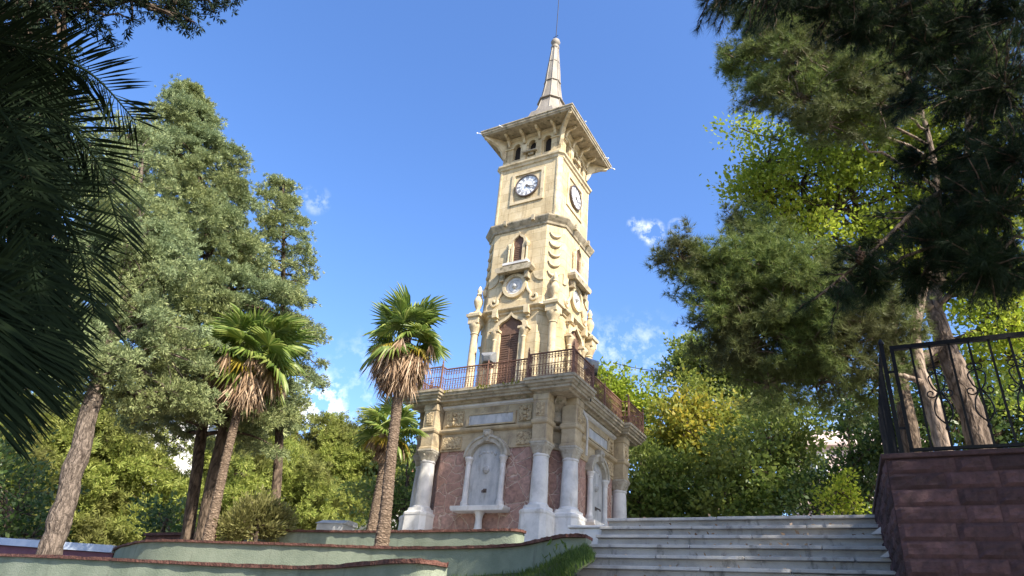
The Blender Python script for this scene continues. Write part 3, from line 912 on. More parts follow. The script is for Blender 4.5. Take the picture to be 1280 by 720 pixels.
def window_part():
    head = ogee(0, .165, 13.42, 13.88, bulge=1.15)
    b = MB(TO); b.fprism([(-.165, 12.76), (.165, 12.76)] + head, 1.41, 1.432); w = part(b, 'window', M['brown'])
    b = MB(TO)
    for i in range(9):
        b.box(-.15, .15, -1.445, -1.43, 12.8 + i * .072, 12.84 + i * .072)
    part(b, 'louvre', M['brown'], w)
    head_o = ogee(0, .25, 13.42, 13.98, bulge=1.12)
    b = MB(TO); b.fband([(.165, 12.76)] + head + [(-.165, 12.76)], [(.25, 12.76)] + head_o + [(-.25, 12.76)], 1.41, 1.50)
    for s in (-1, 1):
        b.lathe(s * .33, -1.47, [(.06, 12.76), (.06, 12.84), (.04, 12.87), (.037, 13.32), (.055, 13.35), (.085, 13.44), (.085, 13.5)], 10)
    part(b, 'window_frame', M['cream_trim'], w)
    b = MB(TO); b.fprism([(-.46, 12.68), (.46, 12.68), (.46, 12.76), (-.46, 12.76)], 1.41, 1.60); part(b, 'window_sill', M['marble'], w)
    b = MB(TO)
    b.fprism([(-.58, 12.36), (.58, 12.36), (.66, 12.46), (.66, 12.54), (.60, 12.56), (-.60, 12.56), (-.66, 12.54), (-.66, 12.46)], 1.41, 1.70)
    b.fprism([(-.50, 12.56), (.50, 12.56), (.50, 12.63), (-.50, 12.63)], 1.41, 1.60)
    for x in (-.44, .44):
        b.fprism([(x - .07, 12.1), (x + .07, 12.1), (x + .07, 12.37), (x - .07, 12.37)], 1.41, 1.60)
    part(b, 'balconette', M['weathered'], w)
    for s in (-1, 1):          # flat quarter vault pieces beside the bracket
        b = MB(TO)
        a_ = arc(s * .98, 12.34, .36, math.pi * (1.0 if s > 0 else 0), math.pi * (1.5 if s > 0 else -.5), 10)
        b.fprism(([(s * .98, 12.34)] + a_)[::(1 if s > 0 else -1)], 1.41, 1.46)
        sp_ = []
        for t in np.linspace(0, 1, 22):
            an = t * 2.2 * math.pi
            r_ = .17 - .13 * t
            sp_.append((s * (.72 + r_ * math.cos(an + 2.5) * .9), -1.46, 11.44 + r_ * math.sin(an + 2.5)))
        sp_ = [(s * .40, -1.46, 11.98), (s * .46, -1.46, 11.74)] + sp_
        b.tube(sp_, .045, 6)
        part(b, 'scroll', M['cream_trim'], w, smooth=True)
    return w


w0 = window_part(); around(w0)
b = MB(TO); b.fprism(arc(0, 11.92, .315, 0, 2 * math.pi, 28)[:-1], 1.41, 1.46); oc_ = part(b, 'medallion', M['marble'])
b = MB(TO); b.fband(arc(0, 11.92, .31, 0, 2 * math.pi, 28)[:-1], arc(0, 11.92, .42, 0, 2 * math.pi, 28)[:-1], 1.41, 1.52, True)
part(b, 'medallion_ring', M['cream_trim'], oc_)
b = MB(TO); b.sphere((0, -1.455, 11.92), .10, 10, 5); b.fband(arc(0, 11.92, .2, 0, 2 * math.pi, 20)[:-1], arc(0, 11.92, .215, 0, 2 * math.pi, 20)[:-1], 1.45, 1.47, True)
part(b, 'medallion_rosette', M['slab'], oc_)
around(oc_)
# hanging scale ornaments on the cut corners
dxy = (1.42 + .97) / 2
for k in range(4):
    b = MB(TO)
    dx, dy = math.cos(-math.pi / 4), math.sin(-math.pi / 4)
    for i in range(5):
        zc = 13.78 - i * .36
        pts_, rr = [], []
        for t in np.linspace(-1, 1, 9):
            pts_.append((dxy + .02 + t * .2 * -dy + 0, -dxy - .02 + t * .2 * dx, zc - .16 * (1 - t * t) ** .7))
            rr.append(.022 + .035 * (1 - t * t))
        b.tube(pts_, rr, 6)
    b.sphere((dxy + .03, -dxy - .03, 12.0), .1, 8, 5, 1.5)
    part(b, 'scale_ornament', M['cream_trim'], rz=k * math.pi / 2, smooth=True)

# clock stage
b = MB(TO); b.oct([(1.22, .13, 14.48), (1.22, .13, 17.0)]); part(b, 'clock_stage', M['cream'])
for k in range(4):
    b = MB(TO)
    q = [(1.225, -1.10), (1.225, -1.235), (1.09, -1.235), (1.11, -1.215), (1.205, -1.12)]
    b.loft([[(x, y, 14.52) for x, y in ((1.08, -1.2), (1.08, -1.245), (1.14, -1.245), (1.245, -1.14), (1.245, -1.08), (1.2, -1.08))]] +
           [[(x, y, 16.97) for x, y in ((1.08, -1.2), (1.08, -1.245), (1.14, -1.245), (1.245, -1.14), (1.245, -1.08), (1.2, -1.08))]])
    part(b, 'corner_strip', M['cream_trim'], rz=k * math.pi / 2)


def clock_part():
    CZ = 16.0
    b = MB(TO); b.fprism(arc(0, CZ, .42, 0, 2 * math.pi, 40)[:-1], 1.21, 1.275); d = part(b, 'clock', M['dial'])
    b = MB(TO); b.fband(arc(0, CZ, .418, 0, 2 * math.pi, 40)[:-1], arc(0, CZ, .452, 0, 2 * math.pi, 40)[:-1], 1.21, 1.31, True)
    part(b, 'clock_rim', M['rim'], d)
    b = MB(TO)
    sq_i = [(-.52, CZ - .56), (.52, CZ - .56), (.52, CZ + .56), (-.52, CZ + .56)]
    sq_o = [(-.64, CZ - .68), (.64, CZ - .68), (.64, CZ + .68), (-.64, CZ + .68)]
    b.fband(sq_i, sq_o, 1.215, 1.262, True)
    part(b, 'clock_panel', M['cream_trim'], d)
    b = MB(TO)
    num = ['XII', 'I', 'II', 'III', 'IIII', 'V', 'VI', 'VII', 'VIII', 'IX', 'X', 'XI']
    for i, s in enumerate(num):
        an = math.pi / 2 - i * math.pi / 6
        rad, tan = np.array([math.cos(an), math.sin(an)]), np.array([math.sin(an), -math.cos(an)])
        wd = {'I': .030, 'V': .052, 'X': .052}
        tot = sum(wd[c] for c in s)
        x = -tot / 2

        def stroke(x0, r0, x1, r1, w=.0085):
            p0, p1 = rad * r0 + tan * x0, rad * r1 + tan * x1
            t = p1 - p0
            n_ = np.array([-t[1], t[0]]) / np.linalg.norm(t) * w
            b.fprism([tuple(p0 - n_ + (0, CZ)), tuple(p1 - n_ + (0, CZ)), tuple(p1 + n_ + (0, CZ)), tuple(p0 + n_ + (0, CZ))], 1.274, 1.279)
        for c in s:
            w = wd[c]
            if c == 'I':
                stroke(x + w / 2, .26, x + w / 2, .39)
            elif c == 'V':
                stroke(x + .006, .39, x + w / 2, .26); stroke(x + w - .006, .39, x + w / 2, .265, .007)
            else:
                stroke(x + .006, .39, x + w - .006, .26); stroke(x + w - .006, .39, x + .006, .26, .007)
            x += w
    b.fband(arc(0, CZ, .405, 0, 2 * math.pi, 40)[:-1], arc(0, CZ, .412, 0, 2 * math.pi, 40)[:-1], 1.274, 1.278, True)
    b.fband(arc(0, CZ, .225, 0, 2 * math.pi, 40)[:-1], arc(0, CZ, .232, 0, 2 * math.pi, 40)[:-1], 1.274, 1.278, True)
    part(b, 'numerals', M['numeral'], d)
    for ln, w, an, dd in ((.21, .02, math.pi / 2 - 4.3 * math.pi / 6, 1.286), (.33, .014, math.pi / 2 - 2 * math.pi * 18 / 60, 1.294)):
        b = MB(TO)
        c, s = math.cos(an), math.sin(an)
        pts_ = [(-.06, -w), (ln * .75, -w * 1.3), (ln, 0), (ln * .75, w * 1.3), (-.06, w)]
        b.fprism([(x * c - y * s, CZ + x * s + y * c) for x, y in pts_], dd, dd + .006)
        part(b, 'hand', M['numeral'], d)
    b = MB(TO); b.fprism(arc(0, CZ, .045, 0, 2 * math.pi, 14)[:-1], 1.27, 1.305); part(b, 'hub', M['rim'], d)
    return d


c0 = clock_part(); around(c0)
b = MB(TO)
b.oct([(1.22, .13, 16.94), (1.27, .14, 16.97), (1.29, .14, 17.04), (1.34, .15, 17.08), (1.35, .15, 17.14), (1.27, .12, 17.19), (1.2, .1, 17.22)])
part(b, 'belfry_cornice', M['cream_trim'])

# belfry with three openings a side
b = MB(TO); b.oct([(.98, .1, 17.18), (.98, .1, 18.4)]); part(b, 'belfry_shade_core', M['dark'])  # solid block painted dark in place of the shaded hollow behind the openings
XS = (-.62, 0, .62)
b = MB(TO)
for x0, x1 in ((-1.16, -.77), (-.47, -.15), (.15, .47), (.77, 1.16)):
    b.box(x0, x1, -1.16, -.99, 17.20, 18.06)
    if abs(x0) < 1 and abs(x1) < 1:
        b.box(x0 + .05, x1 - .05, -1.21, -1.155, 17.24, 18.0)
b.box(-1.165, 1.165, -1.163, -.99, 17.19, 17.40)
for cx in XS:
    z0 = 17.95
    pts_ = [(cx - .16, z0), (cx + .16, z0), (cx + .16, 18.32), (cx - .16, 18.32)]
    inn = arc(cx, 17.97, .15, 0, math.pi, 10, 1.2)
    out = [(cx + .16 * (1 - 2 * i / 10), 18.3) for i in range(11)]
    b.fband(inn, out, .99, 1.16)
b.box(-1.165, 1.165, -1.165, -.99, 18.06, 18.1) if False else None
for x0, x1 in ((-1.16, -.77), (-.47, -.15), (.15, .47), (.77, 1.16)):
    b.box(x0, x1, -1.16, -.99, 18.06, 18.32)
    b.box(x0 - .02 if x0 > -1.1 else x0, x1 + .02 if x1 < 1.1 else x1, -1.2, -1.158, 17.94, 18.0)
bel = part(b, 'belfry_wall', M['cream'])
around(bel)
b = MB(TO); b.fprism([(-.30, 17.52), (.26, 17.52), (.26, 17.56), (-.30, 17.56)], 1.1, 1.32); b.fprism([(-.1, 17.42), (.1, 17.42), (.1, 17.52), (-.1, 17.52)], 1.1, 1.24)
around(part(b, 'lamp_shelf', M['weathered']), (1,))
b = MB(TO); b.oct([(1.17, .08, 18.28), (1.24, .1, 18.33), (1.24, .1, 18.40), (1.2, .08, 18.42)]); part(b, 'belfry_frieze', M['cream_trim'])


def eave_bracket(b, x, d0=1.15, w=.042, reach=.44):
    pr = [(d0, 18.06), (d0 + .07, 18.06), (d0 + .11, 18.12), (d0 + .13, 18.2), (d0 + .2, 18.28), (d0 + .36, 18.30), (d0 + reach, 18.36), (d0 + reach, 18.425), (d0, 18.425)]
    n = len(pr)
    v = [(x - w, -d, z) for d, z in pr] + [(x + w, -d, z) for d, z in pr]
    b.add(v, [tuple(range(n)), tuple(range(2 * n - 1, n - 1, -1))] + [((i + 1) % n, i, n + i, n + (i + 1) % n) for i in range(n)])


for x in (-.93, -.31, .31, .93):
    b = MB(TO); eave_bracket(b, x); around(part(b, 'eave_bracket', M['cream_trim']))
b = MB(TO)
dx, dy = math.cos(-math.pi / 4), math.sin(-math.pi / 4)
pr = [(1.5, 17.55), (1.62, 17.58), (1.72, 17.74), (1.78, 17.95), (1.92, 18.12), (2.15, 18.25), (2.42, 18.33), (2.46, 18.425), (1.5, 18.425)]
n = len(pr)
v = [(dx * d - dy * -.06, dy * d + dx * -.06, z) for d, z in pr] + [(dx * d - dy * .06, dy * d + dx * .06, z) for d, z in pr]
b.add(v, [tuple(range(n)), tuple(range(2 * n - 1, n - 1, -1))] + [((i + 1) % n, i, n + i, n + (i + 1) % n) for i in range(n)])
around(part(b, 'corner_bracket', M['cream_trim']))

b = MB(TO); b.oct([(1.78, .01, 18.42), (1.80, .01, 18.47), (1.83, .01, 18.49), (1.83, .01, 18.56), (1.86, .01, 18.58), (1.86, .01, 18.62)]); part(b, 'eave_slab', M['weathered'])
b = MB(TO)
b.oct([(1.80, .02, 18.62), (1.45, .12, 18.75), (1.08, .25, 18.98), (.85, .25, 19.5), (.72, .28, 20.05)])
part(b, 'roof', M['lead'])
prof = [(.75, 19.95), (.60, 20.35), (.485, 20.8), (.39, 21.3), (.31, 21.9), (.275, 22.5), (.22, 23.1), (.175, 23.6), (.14, 24.0)]
b = MB(TO)
b.loft([[(r_ * math.cos(2 * math.pi * (i + .5) / 8), r_ * math.sin(2 * math.pi * (i + .5) / 8), z) for i in range(8)] for r_, z in prof])
spr = part(b, 'spire', M['lead'])
b = MB(TO)
for z, r_ in ((20.9, .535), (22.0, .33), (23.15, .22)):
    b.lathe(0, 0, [(r_ + .0, z - .02), (r_ + .018, z - .01), (r_ + .018, z + .02), (r_ - .01, z + .03)], 8, math.pi / 8)
for i in range(8):
    an = 2 * math.pi * (i + .5) / 8
    b.tube([((r_ + .004) * math.cos(an), (r_ + .004) * math.sin(an), z) for r_, z in prof], .018, 5)
part(b, 'seam', M['lead'], spr)
b = MB(TO); b.lathe(0, 0, [(.15, 23.98), (.18, 24.02), (.18, 24.08), (.12, 24.12), (.11, 24.2), (.16, 24.26), (.20, 24.36), (.17, 24.46), (.08, 24.52), (.04, 24.6), (.01, 24.66)], 14)
part(b, 'finial', M['lead'], smooth=True)
b = MB(TO); b.tube([(0, 0, 24.5), (0, 0, 27.3)], .016, 6); b.tube([(-.12, 0, 24.72), (.1, 0, 24.76)], .012, 5); part(b, 'lightning_rod', M['iron'])
for x, y in ((-1.88, -1.88), (-.95, -1.9), (1.88, 1.88), (1.9, 1.2), (1.9, -.9), (1.86, 1.84)):
    b = MB(TO)
    b.tube([(x * .97, y * .97, 18.52), (x * 1.02, y * 1.02, 18.52)], .012, 5); b.sphere((x * 1.03, y * 1.03, 18.50), .03, 8, 5)
    part(b, 'eave_lamp', M['bulb'], smooth=True)
b = MB(TO)
b.tube(catmull([(2.44, -1.46, 7.95), (2.48, -1.46, 7.6), (2.60, -1.44, 7.35), (2.62, -1.44, 6.9), (2.62, -1.46, 6.4)], 5), .03, 8)
part(b, 'downpipe', M['pipe'], smooth=True)

# floodlights standing on the balcony
def floodlight(label, a, bb, z, yaw, tilt):
    p = T(a, bb, z)
    e = tag(empty('floodlight', p, YAW + yaw), label, 'floodlight', 'floodlights on the tower balcony')
    b = MB()
    b.tube([(0, 0, -.8), (0, 0, 0)], .025, 6); b.tube([(-.2, 0, .02), (.2, 0, .02)], .02, 6); b.tube([(-.19, 0, .02), (-.19, 0, .2)], .015, 6); b.tube([(.19, 0, .02), (.19, 0, .2)], .015, 6)
    b.box(-.14, .14, -.1, .1, -.02, .03)
    b.build('bracket', M['iron'], e)
    ct, st = math.cos(tilt), math.sin(tilt)

    def rot(x, y, z_):
        return (x, y * ct - z_ * st, .26 + y * st + z_ * ct)
    b = MB()
    b.loft([[rot(x, y, z_) for x, y in ((-hx, -hy), (hx, -hy), (hx, hy), (-hx, hy))] for hx, hy, z_ in ((.22, .17, -.06), (.22, .17, .02), (.14, .10, .14), (.10, .07, .16))])
    h = b.build('housing', M['lamp_grey'], e, bevel=.01)
    b = MB()
    b.loft([[rot(x, y, z_) for x, y in ((-.2, -.15), (.2, -.15), (.2, .15), (-.2, .15))] for z_ in (-.068, -.058)])
    b.build('lens', M['lamp_glass'], h)


floodlight('grey box floodlight on the balcony before the arched door', -.33, -2.0, 9.02, R(8), R(110))
floodlight('grey floodlight clamped to the right end of the front corner railing', 2.62, -1.30, 8.72, R(60), R(100))

# weeds in the slab joints
ws = MB()
for cx, n_ in ((-.05, 26), (.9, 16), (-1.25, 8)):
    for _ in range(n_):
        x, z, an = cx + rnd.gauss(0, .12), 8.1, rnd.uniform(0, 6.28)
        l = rnd.uniform(.06, .16)
        p = np.array([x, -2.63, z + rnd.uniform(-.02, .06)])
        d = np.array([math.cos(an) * .5, -abs(math.sin(an)) * .5, rnd.uniform(-.4, .9)])
        q = np.cross(d, (0.3, 1, .2)); q /= np.linalg.norm(q)
        ws.add([p, p + d * l * .5 + q * .025, p + d * l, p + d * l * .5 - q * .025], [(0, 1, 2, 3)])
o = ws.build('weed', M['moss'], loc=(TX, TY, 0), rz=YAW)
tag(o, 'small yellow green weed growing from the balcony edge', 'weed')

# ------------------------------------------------------------------ stairs
st = tag(empty('stone_stairs', T(7.6, -7.6, 0), YAW), 'wide flight of worn grey marble steps rising to the tower', 'stairs')
SO = (7.6, -7.6, 0)
K = 21
for k in range(K):
    z, bf = PZ - .17 * k, -7.6 - .28 * k
    b = MB(SO)
    jag = rnd.uniform(-.02, .03)
    x0, x1 = 5.62 + .03 * k + jag, 9.62
    b.box(x0 + .02, x1, bf + .055, bf + (.5 if k else .9), max(z - .17, 0) - .02, z - .04)
    xs = [x0]
    while xs[-1] < x1 - 1.7:
        xs.append(xs[-1] + rnd.uniform(.95, 1.65))
    if abs(xs[-1] - x1) > .05:
        xs.append(x1)
    for i in range(len(xs) - 1):
        dz = rnd.uniform(-.004, .004)
        b.box(xs[i] + .007, xs[i + 1] - .007, bf + rnd.uniform(-.006, .006), bf + (.5 if k else .9), z - .04 + dz + .001, z + dz)
    b.build('step', M['steps'], st, bevel=.006)
b = MB(SO); b.box(5.02, 5.60, -7.52, -7.2, 2.5, 3.47); b.box(4.99, 5.60, -7.55, -7.18, 3.471, 3.51); b.build('cheek_block', M['marble'], st, bevel=.01)
for k in (2, 4, 6):
    b = MB(SO)
    z, bf = PZ - .17 * k, -7.6 - .28 * k
    xw = 9.27 + .075 * (k / 2)
    v = [(xw - .13, bf - .0, z + .005), (xw + .1, bf, z + .005), (xw + .1, bf, z + .17), (xw - .13, bf - .03, z + .005), (xw + .1, bf - .03, z + .005), (xw + .1, bf - .03, z + .17)]
    b.add(v, [(0, 1, 2), (5, 4, 3), (0, 3, 4, 1), (1, 4, 5, 2), (2, 5, 3, 0)])
    b.build('skirting_piece', M['marble'], st)

# ------------------------------------------------------------------ right wall and its iron railing
rw = tag(empty('stone_wall', T(11.5, -10, 0), YAW), 'dark maroon split stone wall right of the stairs, under the black railing', 'wall')
RO = (11.5, -10, 0)
WT = 3.69
poly = [(9.53, -10.0), (16.0, -10.0), (16.0, -7.4), (9.27, -7.4)]
b = MB(RO); b.loft([[(x, y, 0.0) for x, y in poly], [(x, y, WT - .05) for x, y in poly]])


def block_face(b, p, q, z0, z1, rh=.152):
    """courses of rough faced blocks standing proud of a wall face from p to q"""
    p, q = np.array(p), np.array(q)
    L_ = np.linalg.norm(q - p); u = (q - p) / L_; n_ = np.array([u[1], -u[0]])
    z = z1
    while z > z0 + .02:
        h = min(rh * rnd.uniform(.94, 1.06), z - z0)
        x = 0.0
        while x < L_ - .01:
            w = rnd.uniform(.26, .62)
            if L_ - x - w < .2:
                w = L_ - x
            nx, nz_ = max(3, int(w / .045)), 5
            ph = rnd.uniform(0, 99)
            tlt = rnd.uniform(-.008, .008)
            rows = []
            for iz in range(nz_ + 1):
                for ix in range(nx + 1):
                    a, c = ix / nx, iz / nz_
                    edge = ix in (0, nx) or iz in (0, nz_)
                    xx = x + .004 + (w - .008) * a
                    zz = z - h + .004 + (h - .008) * c
                    d = .0 if edge else .012 + .016 * (math.sin(3.1 * a * w / .2 + ph) * math.sin(5 * c + ph * 1.7) * .5 + .5) + rnd.uniform(-.006, .007) + tlt * (c - .5)
                    g_ = p + u * xx + n_ * (d + .003)
                    rows.append((g_[0], g_[1], zz))
            b.add(rows, [(r_ * (nx + 1) + k_, r_ * (nx + 1) + k_ + 1, (r_ + 1) * (nx + 1) + k_ + 1, (r_ + 1) * (nx + 1) + k_) for r_ in range(nz_) for k_ in range(nx)])
            x += w
        z -= h


block_face(b, (9.53, -10.0), (16.0, -10.0), 0.0, WT - .05)
block_face(b, (9.27, -7.4), (9.53, -10.0), 1.2, WT - .05)
b.build('wall_body', M['split'], rw)
poly2 = [(9.49, -10.04), (16.0, -10.04), (16.0, -7.4), (9.23, -7.4)]
b = MB(RO); b.loft([[(x, y, WT - .05) for x, y in poly2], [(x, y, WT) for x, y in poly2]]); b.build('coping', M['split'], rw, bevel=.01)

rl = tag(empty('iron_railing', T(9.6, -9.95, WT), YAW), 'black wrought iron railing with scrolls on the maroon wall', 'railing')
IO = (9.6, -9.95, WT)
RT = WT + 1.13


def ibar(b, p, q, w=.012):
    b.tube([p, q], w, 6)


def scroll(b, c, r0, turns, ph, flip, u=(1, 0, 0)):
    pts_ = []
    for t in np.linspace(0, 1, 20):
        an = ph + flip * t * turns * 2 * math.pi
        r_ = r0 * (1 - .75 * t)
        pts_.append((c[0] + r_ * math.cos(an), c[1], c[2] + r_ * math.sin(an)))
    b.tube(pts_, .007, 5)


YB = -9.95
b = MB(IO); b.box(9.66, 9.70, YB - .02, YB + .02, WT, RT + .06); b.lathe(9.68, YB, [(.03, RT + .06), (.03, RT + .08), (.008, RT + .12)], 8); b.build('post', M['iron'], rl)
b = MB(IO); b.box(9.752, 9.787, YB - .018, YB + .018, WT, RT); b.build('post', M['iron'], rl)
b = MB(IO); b.box(9.75, 16.0, YB - .024, YB + .024, RT - .022, RT + .022); b.build('top_rail', M['iron'], rl)
b = MB(IO); b.box(9.75, 16.0, YB - .018, YB + .018, WT + .03, WT + .06); b.build('bottom_rail', M['iron'], rl)
for zz in (.26, .86):
    b = MB(IO); b.box(9.69, 9.76, YB - .01, YB + .01, WT + zz, WT + zz + .02); b.build('link_bar', M['iron'], rl)
xs = [9.77 + .170 * i for i in range(1, 36)]
for i, x in enumerate(xs):
    b = MB(IO); b.box(x - .010, x + .010, YB - .010, YB + .010, WT + .06, RT - .012); b.build('bar', M['iron'], rl)
for i in range(1, 34, 2):
    b = MB(IO)
    x = xs[i]
    zc = WT + .62
    for s in (-1, 1):
        pts_ = catmull([(x, YB, zc + .20), (x + s * .07, YB, zc + .15), (x + s * .05, YB, zc + .04), (x + s * .015, YB, zc - .02), (x + s * .06, YB, zc - .12), (x + s * .07, YB, zc - .24), (x, YB, zc - .34)], 5)
        b.tube(pts_, .008, 5)
        scroll(b, (x + s * .075, YB - .003, zc - .02), .05, 1.1, math.pi if s > 0 else 0, s)
        scroll(b, (x + s * .035, YB - .003, zc + .22), .045, 1.0, math.pi if s > 0 else 0, -s)
    b.lathe(x, YB, [(.005, zc - .42), (.022, zc - .38), (.005, zc - .34)], 8)
    b.build('scroll_ornament', M['iron'], rl, smooth=True)
# side panel running back along the top of the wall beside the stairs
side = []
p0, p1 = np.array([9.66, -9.93]), np.array([9.50, -7.6])
u = (p1 - p0)
for t in np.linspace(.1, 1, 11):
    q = p0 + u * t
    b = MB(IO); b.box(q[0] - .008, q[0] + .008, q[1] - .008, q[1] + .008, WT, RT + .02); b.build('bar', M['iron'], rl)
b = MB(IO)
b.obox((*p0, RT + .02), (*u, 0), (.035, 0, 0), (0, 0, .03)); b.obox((*p0, WT + .04), (*u, 0), (.03, 0, 0), (0, 0, .03)); b.build('side_rail', M['iron'], rl)


# ------------------------------------------------------------------ vegetation helpers
def unit(v):
    return v / (np.linalg.norm(v, axis=-1, keepdims=True) + 1e-9)


def frames(d, spin):
    """per row rotation matrices whose z axis is d"""
    d = unit(d)
    ref = np.where(np.abs(d[:, 2:3]) < .9, np.array([[0, 0, 1.]]), np.array([[1., 0, 0]]))
    x = unit(np.cross(ref, d)); y = np.cross(d, x)
    c, s = np.cos(spin)[:, None], np.sin(spin)[:, None]
    return np.stack([x * c + y * s, -x * s + y * c, d], axis=2)


def instance(pos, dirs, size, tv, tf):
    """template (tv, tf) set at every pos along dirs"""
    n, k = len(pos), len(tv)
    Rm = frames(dirs, rng.uniform(0, 2 * math.pi, n))
    V = np.einsum('nij,kj->nki', Rm, tv) * size[:, None, None] + pos[:, None, :]
    Fc = (tf[None, :, :] + (np.arange(n) * k)[:, None, None]).reshape(-1, tf.shape[1])
    return V.reshape(-1, 3), Fc


def t_needles(n, spread, w, seed, droop=0.0):
    r_ = np.random.default_rng(seed)
    V, Fc = [], []
    for i in range(n):
        az, po = r_.uniform(0, 2 * math.pi), spread * math.sqrt(r_.uniform(0.05, 1))
        d = np.array([math.sin(po) * math.cos(az), math.sin(po) * math.sin(az), math.cos(po)]) * r_.uniform(.75, 1.1)
        q = np.cross(d, r_.normal(size=3)); q /= np.linalg.norm(q)
        o = np.array([0, 0, -.15 * r_.uniform()])
        V += [o + q * w / 2, o - q * w / 2, o + d]
        Fc.append((3 * i, 3 * i + 1, 3 * i + 2))
    return np.array(V), np.array(Fc)


def t_spray(n, seed):
    r_ = np.random.default_rng(seed)
    V, Fc = [], []
    for i in range(n):
        az, po = r_.uniform(0, 2 * math.pi), r_.uniform(.25, 1.35)
        d = np.array([math.sin(po) * math.cos(az), math.sin(po) * math.sin(az), math.cos(po)])
        q = np.cross(d, r_.normal(size=3)); q /= np.linalg.norm(q)
        l, w = r_.uniform(.6, 1.0), r_.uniform(.06, .10)
        o = d * .05
        V += [o, o + d * l * .55 + q * w, o + d * l, o + d * l * .55 - q * w]
        Fc.append((4 * i, 4 * i + 1, 4 * i + 2, 4 * i + 3))
    return np.array(V), np.array(Fc)


T_LEAF = (np.array([[0, 0, 0], [.30, .06, .45], [0, 0, 1.0], [-.30, .06, .45]]), np.array([[0, 1, 2, 3]]))
T_LONG = (np.array([[0, 0, 0], [.14, .04, .45], [0, 0, 1.0], [-.14, .04, .45]]), np.array([[0, 1, 2, 3]]))
T_NEEDLE = t_needles(16, 1.25, .06, 3)
T_NEEDLE_FAR = t_needles(11, 1.35, .13, 4)
T_NEAR = t_needles(42, .95, .022, 5)
T_SPRAY = t_spray(13, 6)


def lobe(px, py, Y, rpx, sx=1.0, sy=1.0, sz=1.0):
    c = at(px, py, Y)
    r_ = rpx / F_PX * np.linalg.norm(c - np.array([0, 0, EYE]))
    return (c, np.array([r_ * sx, r_ * sy, r_ * sz]))


def clumps(lobes, rc, fill=1.0, inner=.35, rough=.28):
    P_, D_ = [], []
    for c, r_ in lobes:
        n = max(6, int(fill * 3.2 * (r_.mean() / rc) ** 2))
        d = unit(rng.normal(size=(n, 3)))
        u = (inner + (1 - inner) * rng.uniform(0, 1, n) ** .6)
        bump = 1 + rough * np.sin(d[:, 0] * 5 + c[0] * 3) * np.sin(d[:, 1] * 4 + c[1]) + rng.normal(0, rough * .35, n)
        P_.append(c + d * r_ * (u * bump)[:, None]); D_.append(d)
    return np.concatenate(P_), np.concatenate(D_)


def foliage(P_, D_, rc, per, size, tmpl, flat=.7, up=.35, out=.6, jit=.8, hang=0.0, tight=.55):
    n = len(P_) * per
    c = np.repeat(P_, per, 0); d = np.repeat(D_, per, 0)
    off = rng.normal(size=(n, 3)) * rc * tight * np.array([1, 1, flat])
    dr = unit(d * out + unit(off) * .7 + rng.normal(size=(n, 3)) * jit + np.array([0, 0, up - hang]))
    sz = size * rng.uniform(.65, 1.25, n)
    return instance(c + off, dr, sz, *tmpl)


def tubes_np(paths, radii, n=6):
    V, Fq, base = [], [], 0
    for pts_, rd in zip(paths, radii):
        pts_ = np.asarray(pts_, float)
        m_ = len(pts_)
        t = np.gradient(pts_, axis=0); t = unit(t)
        ref = np.array([0.31, .2, 1.0]) if abs(t[0, 2]) < .9 else np.array([1., .2, 0.1])
        u = unit(np.cross(t, ref[None])); w = np.cross(t, u)
        an = np.arange(n) * 2 * math.pi / n
        ring = pts_[:, None, :] + np.asarray(rd)[:, None, None] * (np.cos(an)[None, :, None] * u[:, None, :] + np.sin(an)[None, :, None] * w[:, None, :])
        V.append(ring.reshape(-1, 3))
        i, j = np.meshgrid(np.arange(m_ - 1), np.arange(n), indexing='ij')
        a = base + i * n + j; b_ = base + i * n + (j + 1) % n
        Fq.append(np.stack([a, b_, b_ + n, a + n], -1).reshape(-1, 4))
        base += m_ * n
    return np.concatenate(V), np.concatenate(Fq)


def wobble_path(p, q, n=7, sag=.0, amp=.06):
    p, q = np.array(p, float), np.array(q, float)
    L_ = np.linalg.norm(q - p)
    t = np.linspace(0, 1, n)[:, None]
    off = rng.normal(size=(n, 3)) * amp * L_ * np.sin(math.pi * t) * .5
    pts_ = p * (1 - t) + q * t + off
    pts_[:, 2] += sag * L_ * np.sin(math.pi * t[:, 0])
    return pts_


